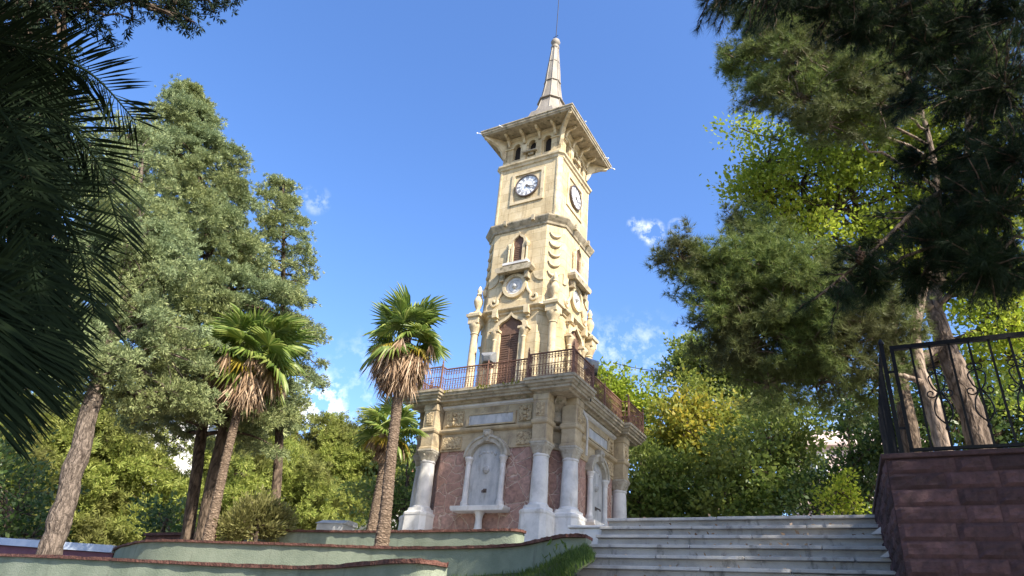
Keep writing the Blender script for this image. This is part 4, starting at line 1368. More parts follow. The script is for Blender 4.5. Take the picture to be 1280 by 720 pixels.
def tree(name, label, cat, trunks, lobes, leaf, bark_m, rc=.4, per=30, size=.14, tmpl=T_LEAF, fill=1.0, group=None, twigs=.35,
         flat=.7, up=.35, out=.6, jit=.8, hang=0.0, inner=.35, rough=.28, limb=.3, extra=None, limb_from=.45, tight=.55):
    """trunks: list of (points, radii); limbs grow from them to every lobe and twigs to a share of the leaf clumps"""
    base = np.array(trunks[0][0][0], float)
    e = tag(empty(name, tuple(base)), label, cat, group)
    paths, radii = [], []
    tp, tr = [], []
    for pts_, rd in trunks:
        c_ = np.array(catmull(pts_, 6))
        r_ = np.interp(np.linspace(0, 1, len(c_)), np.linspace(0, 1, len(rd)), rd)
        paths.append(c_ + rng.normal(size=c_.shape) * r_[:, None] * .06); radii.append(r_ * (1 + rng.normal(size=len(r_)) * .05))
        k0 = int(len(c_) * limb_from)
        tp.append(c_[k0:]); tr.append(r_[k0:])
    tp, tr = np.concatenate(tp), np.concatenate(tr)
    V, Fq = tubes_np(paths, radii, 12)
    P_, D_ = clumps(lobes, rc, fill, inner, rough)
    lp, lr = [], []
    for c, r_ in lobes:
        dd = np.linalg.norm(tp - (c - np.array([0, 0, .5 * np.linalg.norm(c[:2] - tp[:, :2].mean(0))])), axis=1)
        i = int(np.argmin(dd))
        r0 = min(tr[i] * .6, limb * np.linalg.norm(c - tp[i]) * .12 + .02)
        lp.append(wobble_path(tp[i], c, 8, .05)); lr.append(np.linspace(r0, .02, 8))
        if twigs:
            sel = [k for k in range(len(P_)) if np.linalg.norm((P_[k] - c) / (r_ * 1.4)) < 1 and rng.uniform() < twigs]
            for k in sel[:60]:
                lp.append(wobble_path(c + (P_[k] - c) * .05, P_[k], 4, 0, .1)); lr.append(np.linspace(.022, .006, 4))
    V2, F2 = tubes_np(lp, lr, 5)
    np_mesh('trunk', np.concatenate([V, V2]) - base, [np.concatenate([Fq, F2 + len(V)])], bark_m, e, True)
    Vf, Ff = foliage(P_, D_, rc, per, size, tmpl, flat, up, out, jit, hang, tight)
    if extra is not None:
        Ve, Fe = extra
        Ff = np.concatenate([Ff, Fe + len(Vf)]); Vf = np.concatenate([Vf, Ve])
    np_mesh('crown', Vf - base, [Ff], leaf, e)
    return e


def conifer(name, label, trunks, top, zb, rad, leaf, bark_m, nb=170, per=26, size=.2, group=None, power=.8, droop=.12, axis=None, tuft=T_SPRAY, clump=.38, gap=.12):
    """whorled branches with hanging sprays; outline from the branch lengths"""
    base = np.array(trunks[0][0][0], float)
    e = tag(empty(name, tuple(base)), label, 'tree', group)
    paths, radii = [], []
    for pts_, rd in trunks:
        c_ = np.array(catmull(pts_, 6)); r_ = np.interp(np.linspace(0, 1, len(c_)), np.linspace(0, 1, len(rd)), rd)
        paths.append(c_ + rng.normal(size=c_.shape) * r_[:, None] * .05); radii.append(r_)
    V, Fq = tubes_np(paths, radii, 12)
    ax = np.array(catmull(axis if axis is not None else trunks[0][0], 6))
    lp, lr, P_, D_ = [], [], [], []
    for k in range(nb):
        t = (k + rng.uniform()) / nb
        z = zb + (top - zb) * t
        i = int(np.clip(np.searchsorted(ax[:, 2], z), 1, len(ax) - 1))
        s = (z - ax[i - 1, 2]) / max(1e-6, ax[i, 2] - ax[i - 1, 2])
        o = ax[i - 1] + (ax[i] - ax[i - 1]) * np.clip(s, 0, 1)
        L_ = rad(t) * rng.uniform(.5, 1.18)
        az = k * 2.39996 + rng.uniform(-.3, .3)
        d = np.array([math.cos(az), math.sin(az), 0])
        m_ = max(4, int(L_ / .22))
        s = np.linspace(0, 1, m_)
        pth = o + d * (L_ * s)[:, None]
        pth[:, 2] += L_ * (.32 * s - (.32 + droop) * s ** 2) + rng.uniform(-.1, .1)
        lp.append(pth); lr.append(np.linspace(.05 * (1 - t) + .015, .008, m_))
        for q, sq in zip(pth, s):
            if sq > .28 and rng.uniform() > gap:
                wdt = .35 * L_ * (1 - .6 * abs(sq - .65) / .65) + .12
                for _ in range(2 if sq > .5 else 1):
                    side_ = rng.uniform(-1, 1)
                    P_.append(q + np.array([-d[1], d[0], 0]) * side_ * wdt * .55 + np.array([0, 0, rng.uniform(-.12, .1)]))
                    D_.append(d * .8 + np.array([-d[1], d[0], 0]) * side_ * .6 + np.array([0, 0, .1]))
    V2, F2 = tubes_np(lp, lr, 5)
    np_mesh('trunk', np.concatenate([V, V2]) - base, [np.concatenate([Fq, F2 + len(V)])], bark_m, e, True)
    P_, D_ = np.array(P_), unit(np.array(D_))
    Vf, Ff = foliage(P_, D_, clump, per, size, tuft, .42, .35, .9, .45)
    np_mesh('crown', Vf - base, [Ff], leaf, e)
    return e


# ------------------------------------------------------------------ left trees
# tall grey green conifer behind the first palm, on twin trunks
b0, b1 = at(239, 668, 17.2), at(259, 668, 17.0)
b0[2] = b1[2] = 3.0
top = at(236, 112, 17.6)
ax = [np.array([b0[0], b0[1], 3.0]), at(250, 560, 17.2), at(262, 430, 17.4), at(262, 330, 17.5), at(250, 220, 17.6), top]
conifer('conifer_tree', 'tall grey green conifer on two dark trunks right behind the left fan palm',
        [(ax, [.15, .135, .12, .09, .06, .02]), ([b1, at(268, 600, 17.0), at(285, 520, 17.1), at(291, 440, 17.2), at(285, 360, 17.3)], [.22, .19, .16, .12, .05])],
        top[2], at(262, 545, 17.4)[2], lambda t: 2.75 * (1 - t) ** .62 * (1 if t > .12 else .75) + .25, M['conifer'], M['bark_dark'], nb=200, per=32, size=.135, axis=ax[1:], clump=.26, gap=.24)
b2 = at(352, 640, 19.0); b2[2] = 3.6
t2 = at(354, 222, 19.0)
ax2 = [b2, at(352, 480, 19), at(354, 340, 19), t2]
conifer('conifer_tree', 'slender dark conifer poking out right of the tall grey green one', [(ax2, [.14, .11, .07, .02])], t2[2], at(352, 470, 19)[2],
        lambda t: 1.25 * (1 - t) ** .5 + .2, M['conifer'], M['bark_dark'], nb=80, per=20, size=.13, axis=ax2, clump=.22, gap=.38)
# leaning pine in front, pale trunk
pb = at(62, 694, 13.0); pb[2] = 2.3
trk = [pb, at(78, 640, 13.0), at(100, 560, 13.05), at(126, 470, 13.1), at(150, 390, 13.2), at(168, 300, 13.4), at(178, 200, 13.6)]
tree('pine_tree', 'leaning pine with a pale scaly bare trunk behind the front garden wall', 'tree', [(trk, [.215, .195, .175, .15, .11, .07, .03])],
     [lobe(150, 380, 13.4, 60), lobe(85, 420, 13.0, 55), lobe(205, 440, 13.8, 50, 1, 1, .8), lobe(120, 300, 13.4, 65), lobe(60, 340, 13.2, 60), lobe(190, 330, 13.8, 55),
      lobe(165, 230, 13.8, 50), lobe(110, 215, 13.6, 50), lobe(170, 165, 14, 36), lobe(165, 490, 13.6, 38, 1.2, 1, .7), lobe(60, 470, 13.0, 40), lobe(20, 440, 13, 50), lobe(225, 500, 14, 34, 1.1, 1, .7), lobe(140, 450, 12.8, 36, 1.1, 1, .8), lobe(105, 470, 12.7, 26, 1.2, 1, .7), lobe(190, 400, 13.2, 40), lobe(160, 300, 13, 46)],
     M['conifer'], M['bark_grey'], rc=.25, per=32, size=.12, tmpl=T_SPRAY, fill=.72, limb=.35, limb_from=.55, inner=.3, rough=.45, flat=.5)

# background pines and bushes on the left
far_left = [
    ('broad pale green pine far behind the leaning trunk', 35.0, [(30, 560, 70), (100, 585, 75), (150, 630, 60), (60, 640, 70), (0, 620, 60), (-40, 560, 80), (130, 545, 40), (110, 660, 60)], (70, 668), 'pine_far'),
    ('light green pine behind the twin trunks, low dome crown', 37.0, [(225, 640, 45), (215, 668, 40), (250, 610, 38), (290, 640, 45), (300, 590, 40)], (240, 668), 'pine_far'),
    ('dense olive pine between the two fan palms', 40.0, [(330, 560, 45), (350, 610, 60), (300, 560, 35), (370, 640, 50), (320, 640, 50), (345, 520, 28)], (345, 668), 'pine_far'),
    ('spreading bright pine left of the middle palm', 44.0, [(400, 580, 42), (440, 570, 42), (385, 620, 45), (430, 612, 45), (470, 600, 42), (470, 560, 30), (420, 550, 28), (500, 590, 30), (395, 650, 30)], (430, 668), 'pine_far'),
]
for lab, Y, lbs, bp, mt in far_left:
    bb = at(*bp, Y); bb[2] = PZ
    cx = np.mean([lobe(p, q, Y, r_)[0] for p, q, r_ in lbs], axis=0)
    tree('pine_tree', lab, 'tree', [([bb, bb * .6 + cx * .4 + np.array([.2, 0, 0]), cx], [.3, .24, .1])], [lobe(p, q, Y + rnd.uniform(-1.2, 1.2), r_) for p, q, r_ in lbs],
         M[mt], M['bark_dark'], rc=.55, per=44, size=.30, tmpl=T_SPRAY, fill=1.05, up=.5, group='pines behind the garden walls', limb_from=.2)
# darker broadleaf between
for lab, Y, lbs, bp, mt in (('dark leafy tree at the far left edge under the palm fronds', 22.0, [(20, 640, 40), (-20, 600, 60), (40, 670, 30)], (10, 675), 'broad_dark'),
                            ('dark green bush low behind the brown edging wall', 24.0, [(205, 655, 24), (225, 650, 22), (195, 640, 16)], (212, 668), 'broad_dark'),
                            ('grey green tree behind the shaded small palm', 26.0, [(500, 620, 40), (520, 570, 34), (470, 630, 40), (520, 640, 34), (540, 610, 30), (505, 540, 22)], (500, 665), 'broad_mid')):
    bb = at(*bp, Y); bb[2] = PZ
    cx = np.mean([lobe(p, q, Y, r_)[0] for p, q, r_ in lbs], axis=0)
    tree('leafy_tree', lab, 'tree', [([bb, bb * .5 + cx * .5, cx], [.2, .16, .06])], [lobe(p, q, Y + rnd.uniform(-.8, .8), r_) for p, q, r_ in lbs],
         M[mt], M['bark_dark'], rc=.42, per=34, size=.17, fill=1.0, limb_from=.2)


# ------------------------------------------------------------------ fan palms
def fan_mesh(name, mat, Lp, R0, nseg=26, spread=R(300), droop=.25, cup=.25, seed=0, pet_mat=None, fold=.05):
    r_ = np.random.default_rng(seed)
    V, Fc = [], []
    # petiole as a thin three sided strip
    k = 5
    for i in range(k + 1):
        t = i / k
        x, z = Lp * t, -.10 * Lp * t * t
        w = .018 * (1 - .4 * t)
        V += [(x, -w, z), (x, w, z), (x, 0, z + w)]
    for i in range(k):
        a = 3 * i
        for p, q in ((0, 1), (1, 2), (2, 0)):
            Fc.append((a + p, a + q, a + q + 3, a + p + 3))
    hub = np.array([Lp, 0, -.10 * Lp])
    for i in range(nseg):
        a0 = -spread / 2 + spread * i / nseg; a1 = -spread / 2 + spread * (i + 1) / nseg; am = (a0 + a1) / 2
        ln = R0 * (.80 + .2 * math.cos(am * .55)) * r_.uniform(.9, 1.06)
        ri = .52 * ln

        def P3(a, rr, dz=0.0):
            x = rr * math.cos(a); y = rr * math.sin(a)
            z = cup * abs(y) * .5 - droop * (rr / R0) ** 2.2 * R0 + dz
            return hub + np.array([x, y, z])
        n0 = len(V)
        tipj = r_.uniform(-.5, .5) * (a1 - a0)
        sag = r_.uniform(0, .08) * R0
        V += [tuple(hub), tuple(P3(a0, ri)), tuple(P3(am, ri * 1.0, fold * R0)), tuple(P3(a1, ri)), tuple(P3(am + tipj * .5, ln * .82, fold * .4 * R0 - sag * .4)), tuple(P3(am + tipj, ln, -sag))]
        Fc += [(n0, n0 + 1, n0 + 2), (n0, n0 + 2, n0 + 3), (n0 + 1, n0 + 4, n0 + 2), (n0 + 2, n0 + 4, n0 + 3)]
        V_w = None
        Fc += [(n0 + 1, n0 + 5, n0 + 4), (n0 + 4, n0 + 5, n0 + 3)]
    me = bpy.data.meshes.new(name)
    me.from_pydata([tuple(v) for v in V], [], Fc)
    me.materials.append(mat)
    me.update()
    return me


FANS = [fan_mesh('frond', M['palm'], .55, .58, seed=i, droop=.26 + .13 * i, cup=.1 + .14 * i) for i in range(3)]
FANS_Y = fan_mesh('frond', M['palm_yellow'], .5, .5, seed=9, droop=.55)


def fan_palm(label, base, pts_, rad, scale, fronds, group, skirt=(60, 1.0, .62), seed=1, rot=0.0):
    r_ = random.Random(seed)
    base = np.array(base, float)
    e = tag(empty('fan_palm', tuple(base)), label, 'palm tree', group)
    c_ = np.array(catmull([base] + [np.array(p) for p in pts_], 8))
    rr = np.interp(np.linspace(0, 1, len(c_)), np.linspace(0, 1, len(rad)), rad)
    nn_ = 150
    tt = np.linspace(0, len(c_) - 1, nn_)
    cf = np.stack([np.interp(tt, np.arange(len(c_)), c_[:, a]) for a in range(3)], 1)
    rf = np.interp(tt, np.arange(len(c_)), rr) * (.96 + .10 * ((np.arange(nn_) * .31 + .4 * np.sin(np.arange(nn_) * .13)) % 1.0)) * (1 + rng.normal(size=nn_) * .015)
    V, Fq = tubes_np([cf], [rf], 14)
    V += rng.normal(size=V.shape) * .004
    np_mesh('trunk', V - base, [Fq], M['bark_palm'], e, True)
    top = c_[-1]
    for i in range(fronds):
        t = i / max(1, fronds - 1)
        o = bpy.data.objects.new('frond', FANS[i % 3])
        col.objects.link(o); o.parent = e
        o.location = Vector(top - base) + Vector((0, 0, -.10 * t))
        az = rot + i * 2.39996
        el = R(74) - R(112) * t ** 1.0 + r_.uniform(-.22, .22)
        o.rotation_euler = (r_.uniform(-.7, .7), -el, az)
        o.scale = (scale * r_.uniform(.82, 1.15),) * 3
    for az in (rot + .4, rot + 2.9, rot + 4.6):
        o = bpy.data.objects.new('frond', FANS_Y)
        o['label'] = 'yellowing drooping frond'
        col.objects.link(o); o.parent = e
        o.location = Vector(top - base) + Vector((0, 0, -.16))
        o.rotation_euler = (r_.uniform(-.3, .3), R(22), az)
        o.scale = (scale * .9,) * 3
    # thatch of dead hanging leaves
    n, hgt, wid = skirt
    V, Fc = [], []
    for i in range(n):
        t = r_.random()
        az = r_.uniform(0, 2 * math.pi)
        d = np.array([math.cos(az), math.sin(az), 0]); q = np.array([-d[1], d[0], 0])
        lv = (1 - t)
        root = top + np.array([0, 0, -.12 - t * hgt * .55]) + d * .08
        ro_ = wid * (.35 + .65 * lv) * r_.uniform(.35, 1.25)
        kn = root + d * ro_ * .75 + np.array([0, 0, -.06 - .1 * r_.random()])
        ln = hgt * r_.uniform(.25, .6)
        # stalk
        w = .012
        n0 = len(V); V += [root - q * w, root + q * w, kn + q * w, kn - q * w]; Fc.append((n0, n0 + 1, n0 + 2, n0 + 3))
        for s in range(15):
            a = (s - 7) / 7 * r_.uniform(.4, 1.0) + r_.uniform(-.2, .2)
            dr = unit(np.array(d * r_.uniform(.0, .35) + q * a * .7 + np.array([0, 0, -1.0]))) * ln * r_.uniform(.7, 1.15)
            side_ = unit(np.cross(dr, d + np.array([.01, 0, 0]) + q * r_.uniform(-.7, .7))) * .016 * scale
            mid = kn + dr * .5 + d * .03 * r_.uniform(-1, 1)
            n0 = len(V); V += [kn, mid + side_, kn + dr, mid - side_]; Fc.append((n0, n0 + 1, n0 + 2, n0 + 3))
    np_mesh('dead_leaf_skirt', np.array(V) - base, [np.array(Fc)], M['palm_dead'], e)
    return e


p1b = at(262, 672, 15.5); p1b[2] = 3.0
fan_palm('fan palm with a thatch of brown dead leaves left of the tall conifer trunks', p1b, [at(268, 640, 15.5), at(281, 580, 15.5), at(296, 520, 15.5), at(312, 466, 15.5), at(318, 440, 15.5)],
         [.14, .11, .095, .095, .12, .15], 1.22, 30, 'fan palms', (140, 1.35, .85), 3)
p2b = at(478, 678, 13.7); p2b[2] = 3.0
fan_palm('fan palm on a bare trunk just left of the tower, crown clear against the sky', p2b, [at(481, 650, 13.7), at(488, 580, 13.7), at(496, 510, 13.7), at(504, 440, 13.7), at(507, 418, 13.7)],
         [.165, .125, .11, .105, .125, .15], .95, 28, 'fan palms', (130, 1.25, .66), 5, 1.0)
p3b = at(466, 660, 18.0); p3b[2] = PZ
fan_palm('smaller dark trunked fan palm half hidden behind the middle one', p3b, [at(474, 620, 18), at(482, 575, 18), at(488, 535, 18)], [.17, .15, .14, .16], .92, 20, 'fan palms', (30, .8, .5), 8)

# round olive shrub and edging on the terrace
sb = at(320, 672, 15.9); sb[2] = 3.05
tree('round_shrub', 'rounded olive shrub at the left end of the upper green wall', 'shrub', [([sb, sb + np.array([0, 0, .25]), sb + np.array([0, 0, .6])], [.08, .06, .03])],
     [lobe(320, 652, 16.0, 27, 1.2, 1, .8), lobe(340, 652, 16.2, 20), lobe(300, 656, 15.9, 18), lobe(322, 640, 16.0, 16)], M['shrub'], M['bark_dark'], rc=.2, per=110, size=.11, tmpl=T_LONG, fill=1.6, up=.9, out=1.0, jit=.5, limb_from=.3)


def low_wall(name, label, p, q, h0, h1, cap, th, mat, capm):
    p, q = np.array(p[:2]), np.array(q[:2])
    c = (p + q) / 2
    u = q - p; n_ = np.array([u[1], -u[0]]); n_ = n_ / np.linalg.norm(n_) * th
    e = tag(empty(name, (*c, h0)), label, 'low wall')
    b = MB((*c, h0)); b.obox((*p, h0), (*u, 0), (*(-n_), 0), (0, 0, h1 - cap - h0)); b.build('wall_body', mat, e)
    b = MB((*c, h0)); b.obox((*(p + n_ * .25 - u * .002), h1 - cap), (*(u * 1.004), 0), (*(-n_ * 1.5), 0), (0, 0, cap)); b.build('coping', capm, e)
    return e


zt = at(70, 679, 19.0)[2]
low_wall('low_wall', 'long low maroon wall with pale blue coping behind the leaning pine', at(-160, 668, 20.0), at(143, 687, 18.2), 2.0, zt, .17, .35, M['maroon'], M['bluewhite'])
zt = at(215, 664, 19)[2]
low_wall('low_wall', 'low brown brick edging wall left of the twin trunks', at(184, 665, 20.0), at(255, 669, 18.6), 2.6, zt, .07, .3, M['coping'], M['coping'])
gb = at(420, 660, 19.5)
e = tag(empty('utility_box', (gb[0], gb[1], PZ), R(-25)), 'small pale grey concrete box with sloping lid behind the upper green wall', 'utility box')
zt = at(420, 651, 19.5)[2] - PZ
b = MB(); b.box(-.42, .42, -.3, .3, 0, zt - .12); b.build('body', M['concrete'], e, bevel=.01)
b = MB(); b.loft([[(x, y, zt - .12) for x, y in ((-.46, -.34), (.46, -.34), (.46, .34), (-.46, .34))], [(x, y, zt) for x, y in ((-.40, -.1), (.46, -.1), (.46, .3), (-.40, .3))]]); b.build('lid', M['concrete'], e)


# ------------------------------------------------------------------ right side
# two pines behind the wall; their crowns reach over the stairs and shade the tower's foot
q1 = at(1240, 600, 11.0); q1[2] = 3.55
k1 = [q1, at(1222, 540, 11.0), at(1192, 455, 11.0), at(1168, 388, 11.1), at(1178, 330, 11.2), at(1200, 250, 11.3), at(1210, 170, 11.4), at(1205, 80, 11.6), at(1200, 0, 11.8)]
br1 = [at(1168, 388, 11.1), at(1130, 376, 10.9), at(1080, 385, 10.6), at(1000, 380, 10.6), at(930, 345, 10.8), at(870, 320, 11)]
br2 = [at(1180, 430, 11.0), at(1110, 470, 10.8), at(1060, 462, 10.8), at(1010, 472, 10.8), at(960, 440, 10.9)]
tree('pine_tree', 'big dark pine right of the stairs with a thick leaning trunk and low crown', 'tree',
     [(k1, [.23, .21, .185, .155, .11, .085, .07, .05, .03]), (br1, [.11, .10, .08, .07, .05, .03]), (br2, [.07, .06, .05, .04, .02])],
     [lobe(880, 330, 11.0, 48, 1.1, 1, .8), lobe(850, 325, 11.0, 30, 1, 1, .8), lobe(925, 350, 10.9, 55), lobe(960, 318, 11.2, 38), lobe(905, 395, 10.8, 42), lobe(985, 380, 10.6, 55), lobe(1030, 345, 10.8, 40),
      lobe(935, 440, 10.8, 40), lobe(990, 440, 10.8, 35), lobe(1060, 390, 10.4, 45), lobe(1085, 360, 10.8, 36), lobe(930, 280, 11.3, 30), lobe(960, 400, 10.6, 45), lobe(905, 360, 10.6, 40), 
      lobe(1190, 50, 11.0, 50), lobe(1250, 90, 11.0, 45), lobe(1225, 330, 10.4, 36), lobe(1120, 400, 10.4, 36), lobe(1110, 440, 10.5, 30), lobe(960, 480, 10.8, 36), lobe(1010, 430, 10.5, 46), lobe(1020, 480, 10.9, 30), lobe(1060, 440, 10.4, 40), lobe(900, 430, 10.9, 30), lobe(1040, 385, 10.2, 45), lobe(975, 345, 10.6, 50), lobe(1090, 490, 11, 26)],
     M['pine'], M['bark_pine'], rc=.20, per=16, size=.15, tmpl=T_NEEDLE, fill=1.55, up=.5, out=.9, jit=.4, limb_from=.3, tight=.42, twigs=.2)
q2 = at(1190, 590, 10.2); q2[2] = 3.55
k2 = [q2, at(1176, 545, 10.2), at(1160, 490, 10.2), at(1148, 455, 10.2), at(1146, 400, 10.2), at(1165, 310, 10.3), at(1170, 220, 10.3), at(1140, 110, 10.2), at(1080, 30, 10.2)]
tree('pine_tree', 'taller pine with pale orange bark, clusters of needles high against the sky', 'tree',
     [(k2, [.145, .135, .12, .105, .085, .07, .055, .045, .02]), ([at(1160, 480, 10.2), at(1130, 470, 10.0), at(1112, 466, 9.9)], [.05, .04, .02])],
     [lobe(925, 75, 10.4, 26), lobe(950, 50, 10.4, 36), lobe(985, 70, 10.2, 50), lobe(1040, 40, 10.2, 55), lobe(955, 5, 10.4, 38), lobe(1000, 125, 10.2, 40), lobe(955, 115, 10.2, 26), lobe(1060, 110, 10, 50),
      lobe(1000, -25, 10.4, 45), lobe(1070, -20, 10.2, 60), lobe(1035, 155, 10, 30), lobe(1110, 60, 10.2, 50), lobe(1140, -10, 10.2, 60), lobe(1100, 130, 9.8, 40), lobe(1020, 10, 10.6, 50)],
     M['pine'], M['bark_pale'], rc=.19, per=16, size=.15, tmpl=T_NEEDLE, fill=1.45, up=.4, out=.9, jit=.4, limb_from=.5, tight=.42, twigs=.2)

# sunlit yellow green tree behind the pines
q3 = at(1150, 640, 13.6); q3[2] = PZ
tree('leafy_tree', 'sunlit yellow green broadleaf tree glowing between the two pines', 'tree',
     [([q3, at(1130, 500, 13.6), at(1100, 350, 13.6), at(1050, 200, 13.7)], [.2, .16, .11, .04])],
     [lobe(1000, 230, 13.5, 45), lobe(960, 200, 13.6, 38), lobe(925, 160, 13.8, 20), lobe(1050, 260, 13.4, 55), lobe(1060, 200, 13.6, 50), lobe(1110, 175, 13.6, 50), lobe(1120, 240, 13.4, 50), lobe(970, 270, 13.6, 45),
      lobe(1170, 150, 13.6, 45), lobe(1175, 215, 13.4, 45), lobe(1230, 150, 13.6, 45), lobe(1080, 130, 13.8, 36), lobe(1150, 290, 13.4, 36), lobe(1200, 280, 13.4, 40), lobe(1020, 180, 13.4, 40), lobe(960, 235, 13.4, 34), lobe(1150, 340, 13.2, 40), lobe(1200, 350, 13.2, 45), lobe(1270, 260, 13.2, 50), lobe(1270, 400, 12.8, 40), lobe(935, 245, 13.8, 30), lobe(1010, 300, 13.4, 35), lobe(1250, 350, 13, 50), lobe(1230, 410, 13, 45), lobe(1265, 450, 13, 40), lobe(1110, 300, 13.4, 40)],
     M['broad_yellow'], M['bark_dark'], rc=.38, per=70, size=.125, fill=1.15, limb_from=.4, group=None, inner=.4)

right_bg = [
    ('bright yellow green tree rising directly right of the tower balcony', 26.0, [(765, 480, 26), (790, 500, 28), (745, 470, 18), (770, 530, 34), (800, 540, 30), (752, 500, 24), (812, 505, 16)], (780, 650), 'broad_yellow', .15),
    ('golden tipped tree right of the tower', 24.0, [(858, 490, 24), (850, 530, 38), (880, 540, 40), (835, 560, 35), (870, 580, 45), (905, 560, 40), (840, 510, 20), (900, 520, 30)], (870, 655), 'broad_gold', .15),
    ('grey green tall tree behind the golden tipped one', 30.0, [(865, 440, 22), (880, 460, 30), (850, 450, 18), (900, 470, 40), (835, 465, 14), (930, 480, 40), (950, 510, 40)], (890, 655), 'broad_mid', .16),
    ('dense mid green tree at the tower foot right side', 22.5, [(800, 575, 30), (820, 600, 40), (800, 630, 34), (790, 650, 30), (850, 620, 42), (880, 640, 40), (830, 640, 40), (785, 610, 20)], (825, 655), 'broad_mid', .14),
    ('leafy green tree above the middle of the stair top', 21.0, [(930, 580, 45), (960, 550, 40), (990, 590, 45), (940, 620, 42), (985, 630, 42), (910, 630, 34), (1000, 540, 34)], (955, 655), 'broad_mid', .14),
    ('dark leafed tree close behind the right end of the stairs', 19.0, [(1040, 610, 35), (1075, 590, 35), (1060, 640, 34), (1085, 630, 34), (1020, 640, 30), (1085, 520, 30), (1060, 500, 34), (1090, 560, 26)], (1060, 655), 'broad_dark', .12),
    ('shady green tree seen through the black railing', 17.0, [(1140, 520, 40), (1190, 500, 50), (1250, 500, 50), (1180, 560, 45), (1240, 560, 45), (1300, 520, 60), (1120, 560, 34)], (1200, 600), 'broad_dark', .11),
]
for lab, Y, lbs, bp, mt, sz in right_bg:
    bb = at(*bp, Y); bb[2] = PZ
    lb = [lobe(p, q, Y + rnd.uniform(-.8, .8), r_) for p, q, r_ in lbs]
    cx = np.mean([c for c, _ in lb], axis=0)
    tree('leafy_tree', lab, 'tree', [([bb, bb * .6 + cx * .4 + np.array([.15, 0, 0]), cx], [.2, .15, .06])], lb,
         M[mt], M['bark_dark'], rc=.42, per=62, size=sz * 1.25, fill=1.25, limb_from=.2, inner=.3)
sb = at(1050, 636, 17.5); sb[2] = PZ
tree('round_shrub', 'small bright lime shrub behind the top of the stairs', 'shrub', [([sb, sb + np.array([0, 0, .5]), at(1050, 620, 17.5)], [.05, .04, .02])],
     [lobe(1050, 615, 17.5, 20), lobe(1040, 632, 17.5, 16), lobe(1064, 628, 17.5, 14)], M['broad_yellow'], M['bark_dark'], rc=.2, per=30, size=.11, fill=1.0, limb_from=.2)

# ------------------------------------------------------------------ near pine whose boughs hang into the top right corner
fb = np.array([8.6, 1.2, 0.0])
ftr = [fb, np.array([8.5, 1.4, 3]), np.array([8.2, 1.7, 6]), np.array([7.6, 1.9, 9]), np.array([7.0, 2.0, 12.5])]
bough = [at(1330, 120, 5.6), at(1260, 190, 5.3), at(1160, 250, 5.1), at(1090, 315, 5.0), at(1030, 365, 5.0)]
bough2 = [np.array([7.6, 1.9, 9.0]), at(1200, -60, 4.6), at(1080, -25, 4.5), at(960, -14, 4.5), at(890, -8, 4.6)]
e = tag(empty('pine_tree', tuple(fb)), 'near pine whose dark long needled boughs hang into the upper right corner', 'tree')
paths, rads = [], []
for pts_, rd in ((ftr, [.34, .3, .26, .2, .08]), (bough, [.035, .028, .022, .016, .009]), (bough2, [.09, .04, .025, .018, .008]), ([ftr[2], (ftr[2] + bough[0]) / 2 + np.array([0, .2, .3]), bough[0]], [.10, .06, .036])):
    c_ = np.array(catmull(pts_, 6)); paths.append(c_); rads.append(np.interp(np.linspace(0, 1, len(c_)), np.linspace(0, 1, len(rd)), rd))
shoots_p, shoots_d = [], []


def shoot(p, d, n=1):
    shoots_p.append(p); shoots_d.append(d)


def bough_shoots(path, t0, n, side_len, drop=.35):
    for _ in range(n):
        t = rng.uniform(t0, 1)
        i = t * (len(path) - 1); k = int(min(i, len(path) - 2)); p = path[k] + (path[k + 1] - path[k]) * (i - k)
        tg = unit(path[k + 1] - path[k])
        sd = unit(np.cross(tg, rng.normal(size=3)))
        L_ = side_len * rng.uniform(.3, 1.0)
        q = p + sd * L_ * .8 + tg * L_ * .35 + np.array([0, 0, -drop * L_])
        lp_ = wobble_path(p, q, 5, 0, .08)
        paths.append(lp_); rads.append(np.linspace(.009, .004, 5))
        for s in (.35, .55, .75, .9, 1.0):
            o = p + (q - p) * s
            shoot(o, unit(q - p) + rng.normal(size=3) * .25)


bough_shoots(paths[1], .12, 90, .5)
bough_shoots(paths[2], .25, 110, .45, .3)
# secondary boughs filling the corner
for (px, py, Y, r_, n) in ((1200, 30, 4.8, 60, 26), (1120, 20, 4.8, 50, 22), (1255, 110, 4.6, 60, 26), (1180, 300, 4.8, 50, 24), (1245, 260, 4.6, 55, 26), (1270, 20, 4.5, 60, 24), 
                           (1220, 190, 4.9, 50, 22), (1265, 340, 4.8, 40, 16), (1230, 330, 4.6, 44, 20), (1200, 120, 4.8, 50, 24), (1160, 60, 4.9, 50, 24), (1215, 250, 5.2, 45, 22), (1080, 30, 4.8, 40, 20), (1275, 200, 4.4, 50, 24), (1150, 120, 5.4, 36, 14), (1152, 200, 5.3, 34, 14), (1172, 275, 5.2, 36, 16), (1040, 5, 4.7, 40, 18), (980, -5, 4.7, 34, 14), (1150, 345, 5.0, 30, 10), (1090, 350, 5.0, 34, 12)):
    c, rr = lobe(px, py, Y, r_)
    root = c + np.array([.7, -.2, .35])
    br = wobble_path(root, c, 6, .05); paths.append(br); rads.append(np.linspace(.02, .010, 6))
    for _ in range(int(n * 1.7)):
        d = unit(rng.normal(size=3) + np.array([-.35, .1, -.1]))
        q = c + d * rr * rng.uniform(.4, 1.1)
        p = c + d * rr * .1
        paths.append(wobble_path(p, q, 4, 0, .1)); rads.append(np.linspace(.009, .004, 4))
        for s in (.15, .35, .5, .65, .8, .9, 1.0):
            shoot(p + (q - p) * s + rng.normal(size=3) * .03, d + rng.normal(size=3) * .45 + np.array([0, 0, -.45]))
V, Fq = tubes_np([p for p in paths[:1]], rads[:1], 12)
V2, F2 = tubes_np(paths[1:], rads[1:], 6)
